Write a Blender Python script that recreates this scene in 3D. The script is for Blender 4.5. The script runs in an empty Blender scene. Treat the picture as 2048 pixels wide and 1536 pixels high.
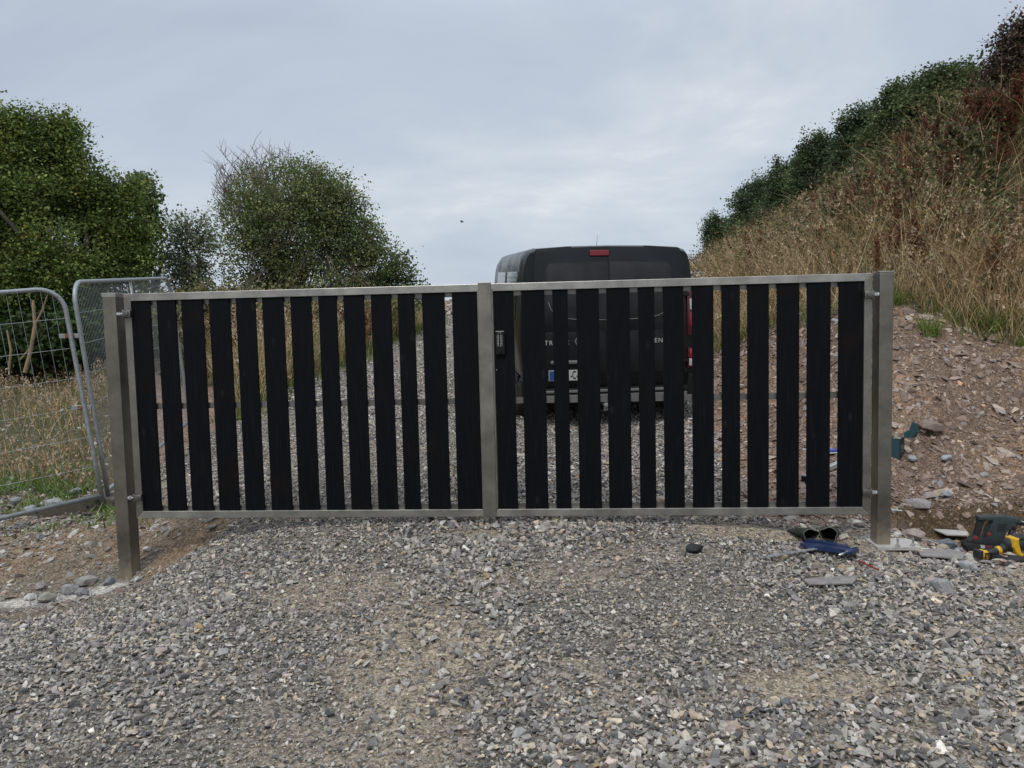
import bpy, bmesh, math, random
import numpy as np
from mathutils import Vector, Matrix
random.seed(7); rng = np.random.default_rng(7)
scene = bpy.context.scene; COL = scene.collection
PI = math.pi

# ------------------------------------------------------------------ camera
F = 1539.0; PITCH = math.radians(4.103); ROLL = math.radians(1.350); CZ = 1.45
_fw = np.array([0, math.cos(PITCH), -math.sin(PITCH)]); _u0 = np.array([0, math.sin(PITCH), math.cos(PITCH)]); _r0 = np.array([1., 0, 0])
_rt = _r0*math.cos(ROLL)-_u0*math.sin(ROLL); _up = _u0*math.cos(ROLL)+_r0*math.sin(ROLL)
CAMP = np.array([0, 0, CZ])
def at(px, py, Y):
    """world point seen at this place of the 2048x1536 photo at world distance Y (used to survey positions)"""
    d = _fw*F+_rt*(px-1024)-_up*(py-768)
    return d*Y/d[1]+CAMP
cd = bpy.data.cameras.new('camera'); cam = bpy.data.objects.new('camera', cd); COL.objects.link(cam)
cam.matrix_world = Matrix(((_rt[0], _up[0], -_fw[0], 0), (_rt[1], _up[1], -_fw[1], 0), (_rt[2], _up[2], -_fw[2], CZ), (0, 0, 0, 1)))
cd.sensor_width = 36; cd.lens = 36*F/2048; cd.clip_end = 3000; cd.clip_start = 0.05
scene.camera = cam

# ------------------------------------------------------------------ helpers
def tag(o, label=None, cat=None, group=None, kind=None):
    if label: o['label'] = label
    if cat: o['category'] = cat
    if group: o['group'] = group
    if kind: o['kind'] = kind
    return o
def empty(name, loc, label, cat, group=None, rz=0.0, rot=None):
    o = bpy.data.objects.new(name, None); COL.objects.link(o); o.location = [float(v) for v in loc]
    o.rotation_euler = rot if rot else (0, 0, rz); o.empty_display_size = .1
    return tag(o, label, cat, group)
def link(name, me, m, parent=None):
    o = bpy.data.objects.new(name, me); COL.objects.link(o)
    if m and not me.materials: me.materials.append(m)
    if parent: o.parent = parent
    return o
def frame(d):
    d = Vector(d).normalized(); a = Vector((0, 0, 1)) if abs(d.z) < .9 else Vector((1, 0, 0))
    u = d.cross(a).normalized(); return d, u, d.cross(u).normalized()
class MB:
    def __init__(s): s.v = []; s.f = []; s.c = []; s.cur = None
    def add(s, vs, fs, col=None):
        n = len(s.v); s.v += [tuple(v) for v in vs]; s.f += [tuple(i+n for i in f) for f in fs]
        s.c += [col or (1, 1, 1)]*len(vs); return s
    def box(s, x0, x1, y0, y1, z0, z1, M=None, col=None):
        vs = [Vector((x, y, z)) for z in (z0, z1) for y in (y0, y1) for x in (x0, x1)]
        if M: vs = [M @ v for v in vs]
        return s.add(vs, [(0, 2, 3, 1), (4, 5, 7, 6), (0, 1, 5, 4), (2, 6, 7, 3), (0, 4, 6, 2), (1, 3, 7, 5)], col)
    def bbox(s, x0, x1, y0, y1, z0, z1, b=.004, M=None, col=None):
        """box with bevelled vertical+horizontal edges"""
        bm = bmesh.new(); bmesh.ops.create_cube(bm, size=1)
        for v in bm.verts: v.co = Vector((x0+(v.co.x+.5)*(x1-x0), y0+(v.co.y+.5)*(y1-y0), z0+(v.co.z+.5)*(z1-z0)))
        bmesh.ops.bevel(bm, geom=bm.edges[:], offset=b, segments=2, affect='EDGES', profile=.5)
        return s.addbm(bm, M, col)
    def addbm(s, bm, M=None, col=None):
        bm.verts.index_update(); vs = [(M @ v.co) if M else v.co.copy() for v in bm.verts]
        fs = [[v.index for v in f.verts] for f in bm.faces]; bm.free(); return s.add(vs, fs, col)
    def tube(s, pts, rad, seg=8, cap=True, col=None):
        pts = [Vector(p) for p in pts]; n = len(pts)
        rad = rad if isinstance(rad, (list, tuple)) else [rad]*n
        vs = []; fs = []; d, u, w = frame(pts[1]-pts[0])
        for i, p in enumerate(pts):
            if i == 0: t = pts[1]-pts[0]
            elif i == n-1: t = pts[-1]-pts[-2]
            else: t = (pts[i+1]-pts[i]).normalized()+(pts[i]-pts[i-1]).normalized()
            t.normalize(); u = (u-t*u.dot(t))
            if u.length < 1e-6: _, u, _ = frame(t)
            u.normalize(); w = t.cross(u)
            for k in range(seg):
                a = 2*PI*k/seg; vs.append(p+(u*math.cos(a)+w*math.sin(a))*rad[i])
        for i in range(n-1):
            for k in range(seg):
                k2 = (k+1) % seg; fs.append((i*seg+k, i*seg+k2, (i+1)*seg+k2, (i+1)*seg+k))
        if cap: fs.append(tuple(range(seg))[::-1]); fs.append(tuple((n-1)*seg+k for k in range(seg)))
        return s.add(vs, fs, col)
    def cyl(s, a, b, r, seg=12, col=None): return s.tube([a, b], r, seg, True, col)
    def prism(s, pts, y0, y1, bev=0, M=None, col=None):
        """outline in x,z extruded along y"""
        bm = bmesh.new(); vs = [bm.verts.new((p[0], y0, p[1])) for p in pts]; f = bm.faces.new(vs)
        r = bmesh.ops.extrude_face_region(bm, geom=[f])
        for e in r['geom']:
            if isinstance(e, bmesh.types.BMVert): e.co.y = y1
        bmesh.ops.recalc_face_normals(bm, faces=bm.faces[:])
        if bev:
            es = [e for e in bm.edges if abs(e.verts[0].co.y-e.verts[1].co.y) < 1e-6]
            bmesh.ops.bevel(bm, geom=es, offset=bev, segments=2, affect='EDGES', profile=.5)
        return s.addbm(bm, M, col)
    def lathe(s, prof, axis_M, seg=20, col=None):
        """prof list of (r, h) around local z, transformed by axis_M"""
        vs = []; fs = []
        for r, h in prof:
            for k in range(seg):
                a = 2*PI*k/seg; vs.append(axis_M @ Vector((r*math.cos(a), r*math.sin(a), h)))
        for i in range(len(prof)-1):
            for k in range(seg):
                k2 = (k+1) % seg; fs.append((i*seg+k, i*seg+k2, (i+1)*seg+k2, (i+1)*seg+k))
        fs.append(tuple(range(seg))[::-1]); fs.append(tuple((len(prof)-1)*seg+k for k in range(seg)))
        return s.add(vs, fs, col)
    def mesh(s, name, smooth=False, colors=False):
        me = bpy.data.meshes.new(name); me.from_pydata(s.v, [], s.f); me.update()
        if smooth: me.polygons.foreach_set('use_smooth', [True]*len(me.polygons))
        if colors:
            at_ = me.color_attributes.new('Col', 'FLOAT_COLOR', 'POINT')
            at_.data.foreach_set('color', np.array([(c[0], c[1], c[2], 1) for c in s.c], dtype=np.float32).ravel())
        return me
    def build(s, name, m, parent=None, smooth=False, colors=False):
        return link(name, s.mesh(name, smooth, colors), m, parent)
def shade_auto(o, ang=40):
    me = o.data; bm = bmesh.new(); bm.from_mesh(me); c = math.radians(ang)
    for f in bm.faces: f.smooth = True
    for e in bm.edges:
        if len(e.link_faces) == 2 and e.calc_face_angle(0) > c: e.smooth = False
    bm.to_mesh(me); bm.free(); return o
def np_mesh(name, V, Fc, C=None, smooth=False):
    """V (n,3), Fc (m,k) equal sized faces, C (n,3)"""
    me = bpy.data.meshes.new(name); n = len(V); m, k = Fc.shape
    me.vertices.add(n); me.vertices.foreach_set('co', V.astype(np.float32).ravel())
    me.loops.add(m*k); me.loops.foreach_set('vertex_index', Fc.astype(np.int32).ravel())
    me.polygons.add(m); me.polygons.foreach_set('loop_start', np.arange(0, m*k, k, dtype=np.int32))
    me.polygons.foreach_set('use_smooth', np.full(m, smooth, dtype=bool))
    me.update(calc_edges=True)
    if C is not None:
        a = me.color_attributes.new('Col', 'FLOAT_COLOR', 'POINT')
        a.data.foreach_set('color', np.concatenate([C, np.ones((n, 1))], 1).astype(np.float32).ravel())
    return me

# ------------------------------------------------------------------ numpy noise
_perm = rng.random((256, 256))
def vnoise(x, y):
    x = np.asarray(x, float); y = np.asarray(y, float); xi = np.floor(x).astype(int); yi = np.floor(y).astype(int)
    fx = x-xi; fy = y-yi; fx = fx*fx*(3-2*fx); fy = fy*fy*(3-2*fy)
    g = lambda a, b: _perm[a & 255, b & 255]
    return (g(xi, yi)*(1-fx)+g(xi+1, yi)*fx)*(1-fy)+(g(xi, yi+1)*(1-fx)+g(xi+1, yi+1)*fx)*fy
def fbm(x, y, s=1., o=4):
    t = 0; a = .5; n = 0
    for i in range(o):
        t = t+a*(vnoise(x*s+17.3*i, y*s+5.1*i)-.5); n += a; s *= 2.03; a *= .5
    return t/n*2
def sstep(a, b, x):
    t = np.clip((x-a)/(b-a), 0, 1); return t*t*(3-2*t)

# ------------------------------------------------------------------ materials
def nodes(name):
    m = bpy.data.materials.new(name); m.use_nodes = True; nt = m.node_tree
    return m, nt, nt.nodes['Principled BSDF'], nt.nodes['Material Output']
def mat(name, col, rough=.6, metal=0., noise=None, bump=None, spec=None, coat=0, attr=False, stretch=None, transl=0, vary=.25, emit=None, alpha=None):
    """noise=(scale, amount), bump=(scale, strength), stretch=(x,y,z) mapping scale"""
    m, nt, b, out = nodes(name); N = nt.nodes; L = nt.links
    b.inputs['Roughness'].default_value = rough; b.inputs['Metallic'].default_value = metal
    if spec is not None: b.inputs['Specular IOR Level'].default_value = spec
    if coat: b.inputs['Coat Weight'].default_value = coat; b.inputs['Coat Roughness'].default_value = .08
    src = None
    if attr:
        a = N.new('ShaderNodeAttribute'); a.attribute_name = 'Col'; src = a.outputs['Color']
    tc = N.new('ShaderNodeTexCoord'); mp = N.new('ShaderNodeMapping'); L.new(tc.outputs['Object'], mp.inputs['Vector'])
    if stretch: mp.inputs['Scale'].default_value = stretch
    if noise:
        n = N.new('ShaderNodeTexNoise'); n.inputs['Scale'].default_value = noise[0]; n.inputs['Detail'].default_value = 6
        n.inputs['Roughness'].default_value = .65; L.new(mp.outputs[0], n.inputs['Vector'])
        r = N.new('ShaderNodeMapRange'); L.new(n.outputs['Fac'], r.inputs[0]); r.inputs[1].default_value = .3; r.inputs[2].default_value = .7
        r.inputs[3].default_value = 1-noise[1]; r.inputs[4].default_value = 1+noise[1]
        v = N.new('ShaderNodeVectorMath'); v.operation = 'SCALE'
        if src: L.new(src, v.inputs[0])
        else: v.inputs[0].default_value = col[:3]
        L.new(r.outputs[0], v.inputs['Scale']); src = v.outputs[0]
        if metal > .3 or rough < .5:
            r2 = N.new('ShaderNodeMapRange'); L.new(n.outputs['Fac'], r2.inputs[0]); r2.inputs[1].default_value = .3; r2.inputs[2].default_value = .7
            r2.inputs[3].default_value = max(0, rough-.1); r2.inputs[4].default_value = rough+.12; L.new(r2.outputs[0], b.inputs['Roughness'])
    if src: L.new(src, b.inputs['Base Color'])
    else: b.inputs['Base Color'].default_value = (*col[:3], 1)
    if bump:
        n = N.new('ShaderNodeTexNoise'); n.inputs['Scale'].default_value = bump[0]; n.inputs['Detail'].default_value = 5
        L.new(mp.outputs[0], n.inputs['Vector'])
        bp = N.new('ShaderNodeBump'); bp.inputs['Strength'].default_value = bump[1]; bp.inputs['Distance'].default_value = .01
        L.new(n.outputs['Fac'], bp.inputs['Height']); L.new(bp.outputs[0], b.inputs['Normal'])
    if emit: b.inputs['Emission Color'].default_value = (*emit[0], 1); b.inputs['Emission Strength'].default_value = emit[1]
    if transl:
        t = N.new('ShaderNodeBsdfTranslucent'); mx = N.new('ShaderNodeMixShader'); mx.inputs[0].default_value = transl
        if src: L.new(src, t.inputs[0])
        else: t.inputs[0].default_value = (*col[:3], 1)
        L.new(b.outputs[0], mx.inputs[1]); L.new(t.outputs[0], mx.inputs[2]); L.new(mx.outputs[0], out.inputs[0])
    return m
M = {}
M['leaf'] = mat('foliage', (.1, .1, .1), .55, attr=True, transl=.3, spec=.25)
M['grass'] = mat('grass', (.1, .1, .1), .7, attr=True, transl=.25, spec=.15)
M['bark'] = mat('bark', (.10, .085, .065), .9, noise=(6, .4), bump=(20, .6), stretch=(1, 1, .3))
M['twig'] = mat('twig', (.15, .125, .10), .9)
M['stone'] = mat('stone', (.2, .2, .2), .85, attr=True, noise=(55, .32), bump=(120, .35), spec=.25)
M['concrete'] = mat('concrete', (.085, .073, .056), .9, noise=(9, .35), bump=(60, .5))
M['dust'] = mat('cement_dust', (.52, .49, .45), .95, noise=(14, .25), bump=(60, .5))
M['charred'] = mat('charred_wood', (.0026, .0030, .0044), .62, noise=(9, .7), bump=(22, .8), stretch=(6, 6, .4), spec=.13)
M['galv'] = mat('galvanised', (.29, .305, .31), .5, .55, noise=(30, .2))
M['wire'] = mat('wire', (.30, .32, .32), .5, .5)
M['zinc'] = mat('zinc_plate', (.62, .63, .62), .3, .8, noise=(40, .2))
M['rust'] = mat('rust', (.17, .065, .03), .85, noise=(60, .5))
M['plate'] = mat('steel_plate', (.27, .25, .235), .62, .25, noise=(22, .35), bump=(80, .2))
M['plate_pale'] = mat('pale_plate', (.42, .40, .37), .75, .1, noise=(14, .25), bump=(80, .2))
M['black_plastic'] = mat('black_plastic', (.006, .006, .007), .55, spec=.25)
M['rubber'] = mat('rubber', (.02, .02, .021), .85, noise=(20, .4))
def charred():
    m, nt, b, out = nodes('charred_wood'); N = nt.nodes; L = nt.links
    tc = N.new('ShaderNodeTexCoord'); oi = N.new('ShaderNodeObjectInfo'); ad = N.new('ShaderNodeVectorMath'); ad.operation = 'ADD'; cb = N.new('ShaderNodeCombineXYZ')
    mm = N.new('ShaderNodeMath'); mm.operation = 'MULTIPLY'; L.new(oi.outputs['Random'], mm.inputs[0]); mm.inputs[1].default_value = 50
    L.new(mm.outputs[0], cb.inputs[2]); L.new(tc.outputs['Object'], ad.inputs[0]); L.new(cb.outputs[0], ad.inputs[1])
    mp = N.new('ShaderNodeMapping'); mp.inputs['Scale'].default_value = (14, 14, .8); L.new(ad.outputs[0], mp.inputs[0])
    g = N.new('ShaderNodeTexNoise'); g.inputs['Scale'].default_value = 6; g.inputs['Detail'].default_value = 6; g.inputs['Distortion'].default_value = .8; L.new(mp.outputs[0], g.inputs[0])
    mp2 = N.new('ShaderNodeMapping'); mp2.inputs['Scale'].default_value = (5, 5, 2.1); L.new(ad.outputs[0], mp2.inputs[0])
    v = N.new('ShaderNodeTexVoronoi'); v.inputs['Scale'].default_value = 1.6; L.new(mp2.outputs[0], v.inputs['Vector'])
    kn = N.new('ShaderNodeMapRange'); L.new(v.outputs['Distance'], kn.inputs[0]); kn.inputs[1].default_value = .07; kn.inputs[2].default_value = .13; kn.inputs[3].default_value = 1; kn.inputs[4].default_value = 0
    bl = N.new('ShaderNodeTexNoise'); bl.inputs['Scale'].default_value = 3.3; bl.inputs['Detail'].default_value = 5; L.new(ad.outputs[0], bl.inputs[0])
    br = N.new('ShaderNodeMapRange'); L.new(bl.outputs[0], br.inputs[0]); br.inputs[1].default_value = .58; br.inputs[2].default_value = .78
    m1 = N.new('ShaderNodeMix'); m1.data_type = 'RGBA'; L.new(br.outputs[0], m1.inputs[0]); m1.inputs[6].default_value = (.0013, .0019, .0032, 1); m1.inputs[7].default_value = (.007, .0038, .003, 1)
    m2 = N.new('ShaderNodeMix'); m2.data_type = 'RGBA'; L.new(kn.outputs[0], m2.inputs[0]); L.new(m1.outputs[2], m2.inputs[6]); m2.inputs[7].default_value = (.008, .009, .011, 1)
    gr_ = N.new('ShaderNodeMapRange'); L.new(g.outputs[0], gr_.inputs[0]); gr_.inputs[1].default_value = .5; gr_.inputs[2].default_value = .72
    m3 = N.new('ShaderNodeMix'); m3.data_type = 'RGBA'; L.new(gr_.outputs[0], m3.inputs[0]); L.new(m2.outputs[2], m3.inputs[6]); m3.inputs[7].default_value = (.0045, .0058, .0078, 1)
    L.new(m3.outputs[2], b.inputs['Base Color']); b.inputs['Specular IOR Level'].default_value = .13
    r = N.new('ShaderNodeMapRange'); L.new(g.outputs[0], r.inputs[0]); r.inputs[3].default_value = .42; r.inputs[4].default_value = .85; L.new(r.outputs[0], b.inputs['Roughness'])
    bp = N.new('ShaderNodeBump'); bp.inputs['Strength'].default_value = .8; bp.inputs['Distance'].default_value = .004; L.new(g.outputs[0], bp.inputs['Height'])
    bp2 = N.new('ShaderNodeBump'); bp2.inputs['Strength'].default_value = .5; bp2.inputs['Distance'].default_value = .004; L.new(v.outputs['Distance'], bp2.inputs['Height']); L.new(bp.outputs[0], bp2.inputs['Normal']); L.new(bp2.outputs[0], b.inputs['Normal'])
    return m
M['charred'] = charred()
def steel(name, base, along, mud=False):
    m, nt, b, out = nodes(name); N = nt.nodes; L = nt.links
    tc = N.new('ShaderNodeTexCoord')
    mp = N.new('ShaderNodeMapping'); mp.inputs['Scale'].default_value = along; L.new(tc.outputs['Object'], mp.inputs[0])
    n = N.new('ShaderNodeTexNoise'); n.inputs['Scale'].default_value = 60; n.inputs['Detail'].default_value = 3; L.new(mp.outputs[0], n.inputs['Vector'])
    n2 = N.new('ShaderNodeTexNoise'); n2.inputs['Scale'].default_value = 4.5; n2.inputs['Detail'].default_value = 6; n2.inputs['Roughness'].default_value = .7
    L.new(tc.outputs['Object'], n2.inputs['Vector'])
    r = N.new('ShaderNodeMapRange'); L.new(n.outputs[0], r.inputs[0]); r.inputs[3].default_value = .86; r.inputs[4].default_value = 1.12
    r2 = N.new('ShaderNodeMapRange'); L.new(n2.outputs[0], r2.inputs[0]); r2.inputs[1].default_value = .3; r2.inputs[2].default_value = .72; r2.inputs[3].default_value = .62; r2.inputs[4].default_value = 1.25
    mu = N.new('ShaderNodeMath'); mu.operation = 'MULTIPLY'; L.new(r.outputs[0], mu.inputs[0]); L.new(r2.outputs[0], mu.inputs[1])
    v = N.new('ShaderNodeVectorMath'); v.operation = 'SCALE'; v.inputs[0].default_value = base; L.new(mu.outputs[0], v.inputs['Scale'])
    n3 = N.new('ShaderNodeTexNoise'); n3.inputs['Scale'].default_value = 13; n3.inputs['Detail'].default_value = 8; n3.inputs['Roughness'].default_value = .8; L.new(tc.outputs['Object'], n3.inputs['Vector'])
    sc3 = N.new('ShaderNodeMapRange'); L.new(n3.outputs[0], sc3.inputs[0]); sc3.inputs[1].default_value = .64; sc3.inputs[2].default_value = .72; sc3.inputs[4].default_value = .7
    mxs = N.new('ShaderNodeMix'); mxs.data_type = 'RGBA'; L.new(sc3.outputs[0], mxs.inputs[0]); L.new(v.outputs[0], mxs.inputs[6]); mxs.inputs[7].default_value = (.42, .40, .36, 1)
    outc = mxs.outputs[2]
    if mud:
        sz = N.new('ShaderNodeSeparateXYZ'); L.new(tc.outputs['Object'], sz.inputs[0]); a1 = N.new('ShaderNodeMath'); a1.operation = 'MULTIPLY_ADD'; L.new(n3.outputs[0], a1.inputs[0]); a1.inputs[1].default_value = -.5; L.new(sz.outputs['Z'], a1.inputs[2])
        mr = N.new('ShaderNodeMapRange'); L.new(a1.outputs[0], mr.inputs[0]); mr.inputs[1].default_value = -.22; mr.inputs[2].default_value = -.06; mr.inputs[3].default_value = .85; mr.inputs[4].default_value = 0
        mm = N.new('ShaderNodeMix'); mm.data_type = 'RGBA'; L.new(mr.outputs[0], mm.inputs[0]); L.new(outc, mm.inputs[6]); mm.inputs[7].default_value = (.23, .185, .13, 1); outc = mm.outputs[2]
        inv = N.new('ShaderNodeMath'); inv.operation = 'MULTIPLY_ADD'; L.new(mr.outputs[0], inv.inputs[0]); inv.inputs[1].default_value = -.85; inv.inputs[2].default_value = .85; L.new(inv.outputs[0], b.inputs['Metallic'])
    L.new(outc, b.inputs['Base Color']); 
    if not mud: b.inputs['Metallic'].default_value = .85
    r3 = N.new('ShaderNodeMapRange'); L.new(n2.outputs[0], r3.inputs[0]); r3.inputs[3].default_value = .3; r3.inputs[4].default_value = .5
    L.new(r3.outputs[0], b.inputs['Roughness'])
    bp = N.new('ShaderNodeBump'); bp.inputs['Strength'].default_value = .08; bp.inputs['Distance'].default_value = .002; L.new(n.outputs[0], bp.inputs['Height']); L.new(bp.outputs[0], b.inputs['Normal'])
    return m
M['steel_v'] = steel('brushed_steel_upright', (.27, .255, .222), (12, 12, .4))  # uprights' base darkened to stand in for dark surroundings reflected in the steel
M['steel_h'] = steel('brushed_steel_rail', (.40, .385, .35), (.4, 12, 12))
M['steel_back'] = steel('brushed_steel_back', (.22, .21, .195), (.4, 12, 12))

# ------------------------------------------------------------------ terrain
CP = []   # X,Y,z control points
def cp(px, py, Y, dz=0): p = at(px, py, Y); CP.append((p[0], p[1], p[2]+dz))
for x in (-2, 0, 2): CP.append((x, -3, -.2)); CP.append((x, .5, -.14))
CP += [(-5, -3, -.3), (6, -3, -.1), (-5, 1, -.2), (5, 1, -.1)]
for x, y, z in [(-1.8, 2.6, -.07), (0, 2.6, -.06), (1.8, 2.6, -.08), (3.2, 3.2, -.09), (-3.2, 3.2, -.16), (-1.5, 4.2, -.02), (0, 4.2, .01), (1.5, 4.2, 0), (2.8, 4.2, -.1), (-.2, 5.3, .055), (1.2, 5.3, .05), (-1.4, 5.35, .02), (-1.95, 5.4, -.04),
                (-2.82, 5.5, -.315), (-2.5, 5.15, -.24), (-3.3, 5.05, -.31), (-4.2, 4.6, -.36), (-3.9, 5.5, -.29), (-3.3, 5.65, -.30), (2.5, 5.17, -.085), (2.1, 5.3, -.02), (3.2, 5.25, -.17), (4.2, 5.1, -.15), (3.2, 5.8, -.17), (3.9, 5.85, -.16),
                (-3.4, 5.95, -.17), (-4.2, 5.95, -.21), (-3.7, 6.7, -.14), (-4.5, 6.6, -.19), (-3, 6.3, -.09), (-2.4, 6.1, -.02), (-5.5, 6.5, -.15), (-3.9, 8.6, .02), (-4.4, 10.4, .17), (-3, 8.5, .12), (-7, 9, .05), (-10, 16, .8), (-16, 16, .8), (-12, 8, 0), (-20, 8, 0),
                (0, 7, .19), (1.5, 7.2, .2), (-1.5, 7.2, .16), (1.1, 9, .31), (1.0, 11.5, .52), (0, 11, .5), (-2, 11, .45), (-3, 12, .5), (1, 14, .75), (-1, 16, .93), (-3, 18, 1.1), (1, 20, 1.25), (-2, 24, 1.55), (0, 30, 2.0), (-3.2, 40, 2.78), (2, 40, 2.8), (-10, 40, 2.5), (-10, 24, 1.2), (-20, 40, 2), (-6, 13, .55), (-6, 18, .95), (-25, 28, 1.3),
                (1.95, 6.2, .0), (2.4, 9, .42), (2.6, 12, .8), (3.0, 16, 1.3), (3.4, 22, 1.8), (4, 30, 2.5)]: CP.append((x, y, z))
cp(1900, 985, 6.45); cp(2040, 985, 6.4); cp(1820, 1000, 6.35); cp(1830, 900, 6.9); cp(1950, 870, 7.2); cp(2048, 850, 7.3); cp(1830, 780, 7.5); cp(1830, 640, 8.5); cp(1950, 760, 7.8); cp(1950, 660, 8.5); cp(2100, 650, 8.3)
cp(1700, 640, 9.2); cp(1600, 720, 9.2); cp(1600, 860, 7.8); cp(1680, 950, 6.5); cp(1540, 665, 10.2); cp(1490, 770, 9.3); cp(1436, 705, 11.3)
for px, py, Y in [(1985, 190, 12.2), (1842, 255, 13.2), (1710, 365, 14.5), (1590, 430, 17), (1510, 470, 20), (1425, 530, 26), (2150, 120, 12), (2300, 80, 12), (1850, 440, 10.8), (2000, 420, 10.6), (1700, 520, 11.5), (2200, 400, 10.5)]: cp(px, py, Y, -.15 if py > 420 and Y < 12 else -.62)
for px, py, Y in [(1985, 190, 12.2), (1842, 255, 13.2), (1710, 365, 14.5), (1590, 430, 17), (1510, 470, 20), (1425, 530, 26), (2200, 110, 12)]:
    p = at(px, py, Y); CP.append((p[0]+3.2, p[1]+3.5, p[2]-.7)); CP.append((p[0]+9, p[1]+9, p[2]-1.6))
CP = np.array(CP)
def tps(d2): return np.where(d2 > 1e-9, .5*d2*np.log(d2+1e-12), 0)
n_ = len(CP); A = np.zeros((n_+3, n_+3)); dd = ((CP[:, None, :2]-CP[None, :, :2])**2).sum(-1)
A[:n_, :n_] = tps(dd)+np.eye(n_)*.02; A[:n_, n_] = 1; A[:n_, n_+1:] = CP[:, :2]; A[n_, :n_] = 1; A[n_+1:, :n_] = CP[:, :2].T
W_ = np.linalg.solve(A, np.concatenate([CP[:, 2], [0, 0, 0]]))
def rbf(x, y):
    sh = np.shape(x); x = np.ravel(x).astype(float); y = np.ravel(y).astype(float); out = np.empty(len(x))
    for i in range(0, len(x), 20000):
        xs = x[i:i+20000, None]; ys = y[i:i+20000, None]
        out[i:i+20000] = tps((xs-CP[:, 0])**2+(ys-CP[:, 1])**2) @ W_[:n_]+W_[n_]+W_[n_+1]*xs[:, 0]+W_[n_+2]*ys[:, 0]
    return out.reshape(sh)
# zone edges
def interp(y, t): return np.interp(y, [a for a, b in t], [b for a, b in t])
XLt = [(0, -9), (3.6, -6.0), (4.2, -4.0), (4.7, -3.1), (5.2, -2.75), (5.45, -2.5), (5.75, -2.15), (6.2, -2.15), (6.7, -2.9), (7.2, -3.4), (8.2, -3.9), (10, -4.1), (11, -3.65), (13.5, -3.45), (15.5, -2.95), (20, -3.0), (26, -2.4), (40, -4)]
XRt = [(0, 12), (4.6, 9), (4.95, 3.0), (5.15, 2.0), (5.6, 1.75), (6.3, 1.9), (7.5, 2.0), (9, 2.3), (12, 2.7), (16, 3), (25, 3), (40, 2.5)]
def zones(x, y):
    w = fbm(x, y, 1.7, 4)*.30+fbm(x+9, y, 7, 2)*.07
    g = sstep(-.10, .14, x-interp(y, XLt)+w)*sstep(-.12, .2, interp(y, XRt)-x+w)
    left = 1-sstep(-.2, .2, x-interp(y, XLt)+w*.6); right = 1-sstep(-.2, .2, interp(y, XRt)-x+w*.6)
    # dusty worn patches
    d = np.clip(fbm(x*.8+y*.25, y*.8, .8, 4)*1.7+fbm(x, y, 4, 3)*.7-.33, 0, .9)
    for cx, cy, rx, ry, s in [(1.25, 3.1, .42, .16, 1.3), (-.45, 3.15, .38, .95, .85), (.15, 4.4, .55, .28, .6), (-1.0, 4.2, .5, .35, .6), (-.25, 5.2, .3, .12, .9), (1.6, 5.2, .5, .2, 1.1), (2.3, 5.1, .45, .2, 1.2), (1.9, 4.55, .35, .2, .6), (.9, 4.75, .4, .2, .5), (2.6, 4.6, .5, .3, .5)]:
        q = ((x-cx)/rx)**2+((y-cy)/ry)**2+w*2.2; d = np.maximum(d, s*np.clip(1.25-q, 0, 1))
    d = np.clip(d, 0, 1)
    return g, left, right, d
def grassline(x, y):
    """>0 inside the overgrown part of the right bank"""
    t = [(6.0, 9.5), (7.4, 7.2), (8.2, 5.3), (8.7, 4.75), (9.2, 4.2), (10.2, 3.5), (11.3, 3.05), (14, 3.15), (20, 3.4), (30, 3.9), (60, 6)]
    return x-interp(y, t)+fbm(x, y, .9, 3)*.35
def height(x, y):
    z = rbf(x, y); r = np.sqrt((x)**2+(y-8)**2); far = sstep(38, 60, r)
    g, l, rr, d = zones(x, y); rough = (1-g)
    z = z+fbm(x, y, .9, 3)*.03+fbm(x, y, 4, 3)*(.012+.03*rough*sstep(-3, 9, y)) - d*.006
    # undercut soil bank right behind the post
    cut = np.exp(-((x-3.6)/.75)**2)
    z = z+.17*cut*(sstep(6.0, 6.14, y+.10*np.sin(x*3)+w_s(x, y))-1)*sstep(4.6, 5.8, y)
    gl = sstep(-.1, .5, grassline(x, y))*rr
    return z*(1-far)+far*(1.0+fbm(x, y, .01, 3)*3)
def w_s(x, y): return fbm(x, y, 5, 2)*.05
def axis(breaks):
    out = []
    for a, b, s in breaks: out += list(np.arange(a, b, s))
    return np.array(out+[breaks[-1][1]])
xs = axis([(-1500, -300, 300), (-300, -60, 40), (-60, -20, 5), (-20, -6, .4), (-6, 6.5, .045), (6.5, 16, .2), (16, 60, 4), (60, 300, 40), (300, 1500, 300)])
ys = axis([(-300, -20, 70), (-20, 0, 3), (0, 2, .25), (2, 9, .045), (9, 14, .09), (14, 45, .4), (45, 100, 5), (100, 400, 50), (400, 2200, 300)])
GX, GY = np.meshgrid(xs, ys); GZ = height(GX, GY)
def hz(x, y):
    x = np.asarray(x, float); y = np.asarray(y, float)
    i = np.clip(np.searchsorted(xs, x)-1, 0, len(xs)-2); j = np.clip(np.searchsorted(ys, y)-1, 0, len(ys)-2)
    fx = (x-xs[i])/(xs[i+1]-xs[i]); fy = (y-ys[j])/(ys[j+1]-ys[j])
    return (GZ[j, i]*(1-fx)+GZ[j, i+1]*fx)*(1-fy)+(GZ[j+1, i]*(1-fx)+GZ[j+1, i+1]*fx)*fy
def h1(x, y): return float(hz(x, y))
g, l, rr, d = zones(GX, GY)
def mixc(a, b, t): t = t[..., None]; return a*(1-t)+b*t
c = np.broadcast_to(np.array([.215, .192, .162]), GX.shape+(3,))
c = mixc(c, np.array([.345, .283, .208]), np.clip(d*1.1, 0, 1))
soilL = mixc(np.broadcast_to(np.array([.235, .165, .105]), GX.shape+(3,)), np.array([.19, .165, .13]), sstep(-.3, .4, fbm(GX+3, GY, 1.5, 3)))
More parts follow.
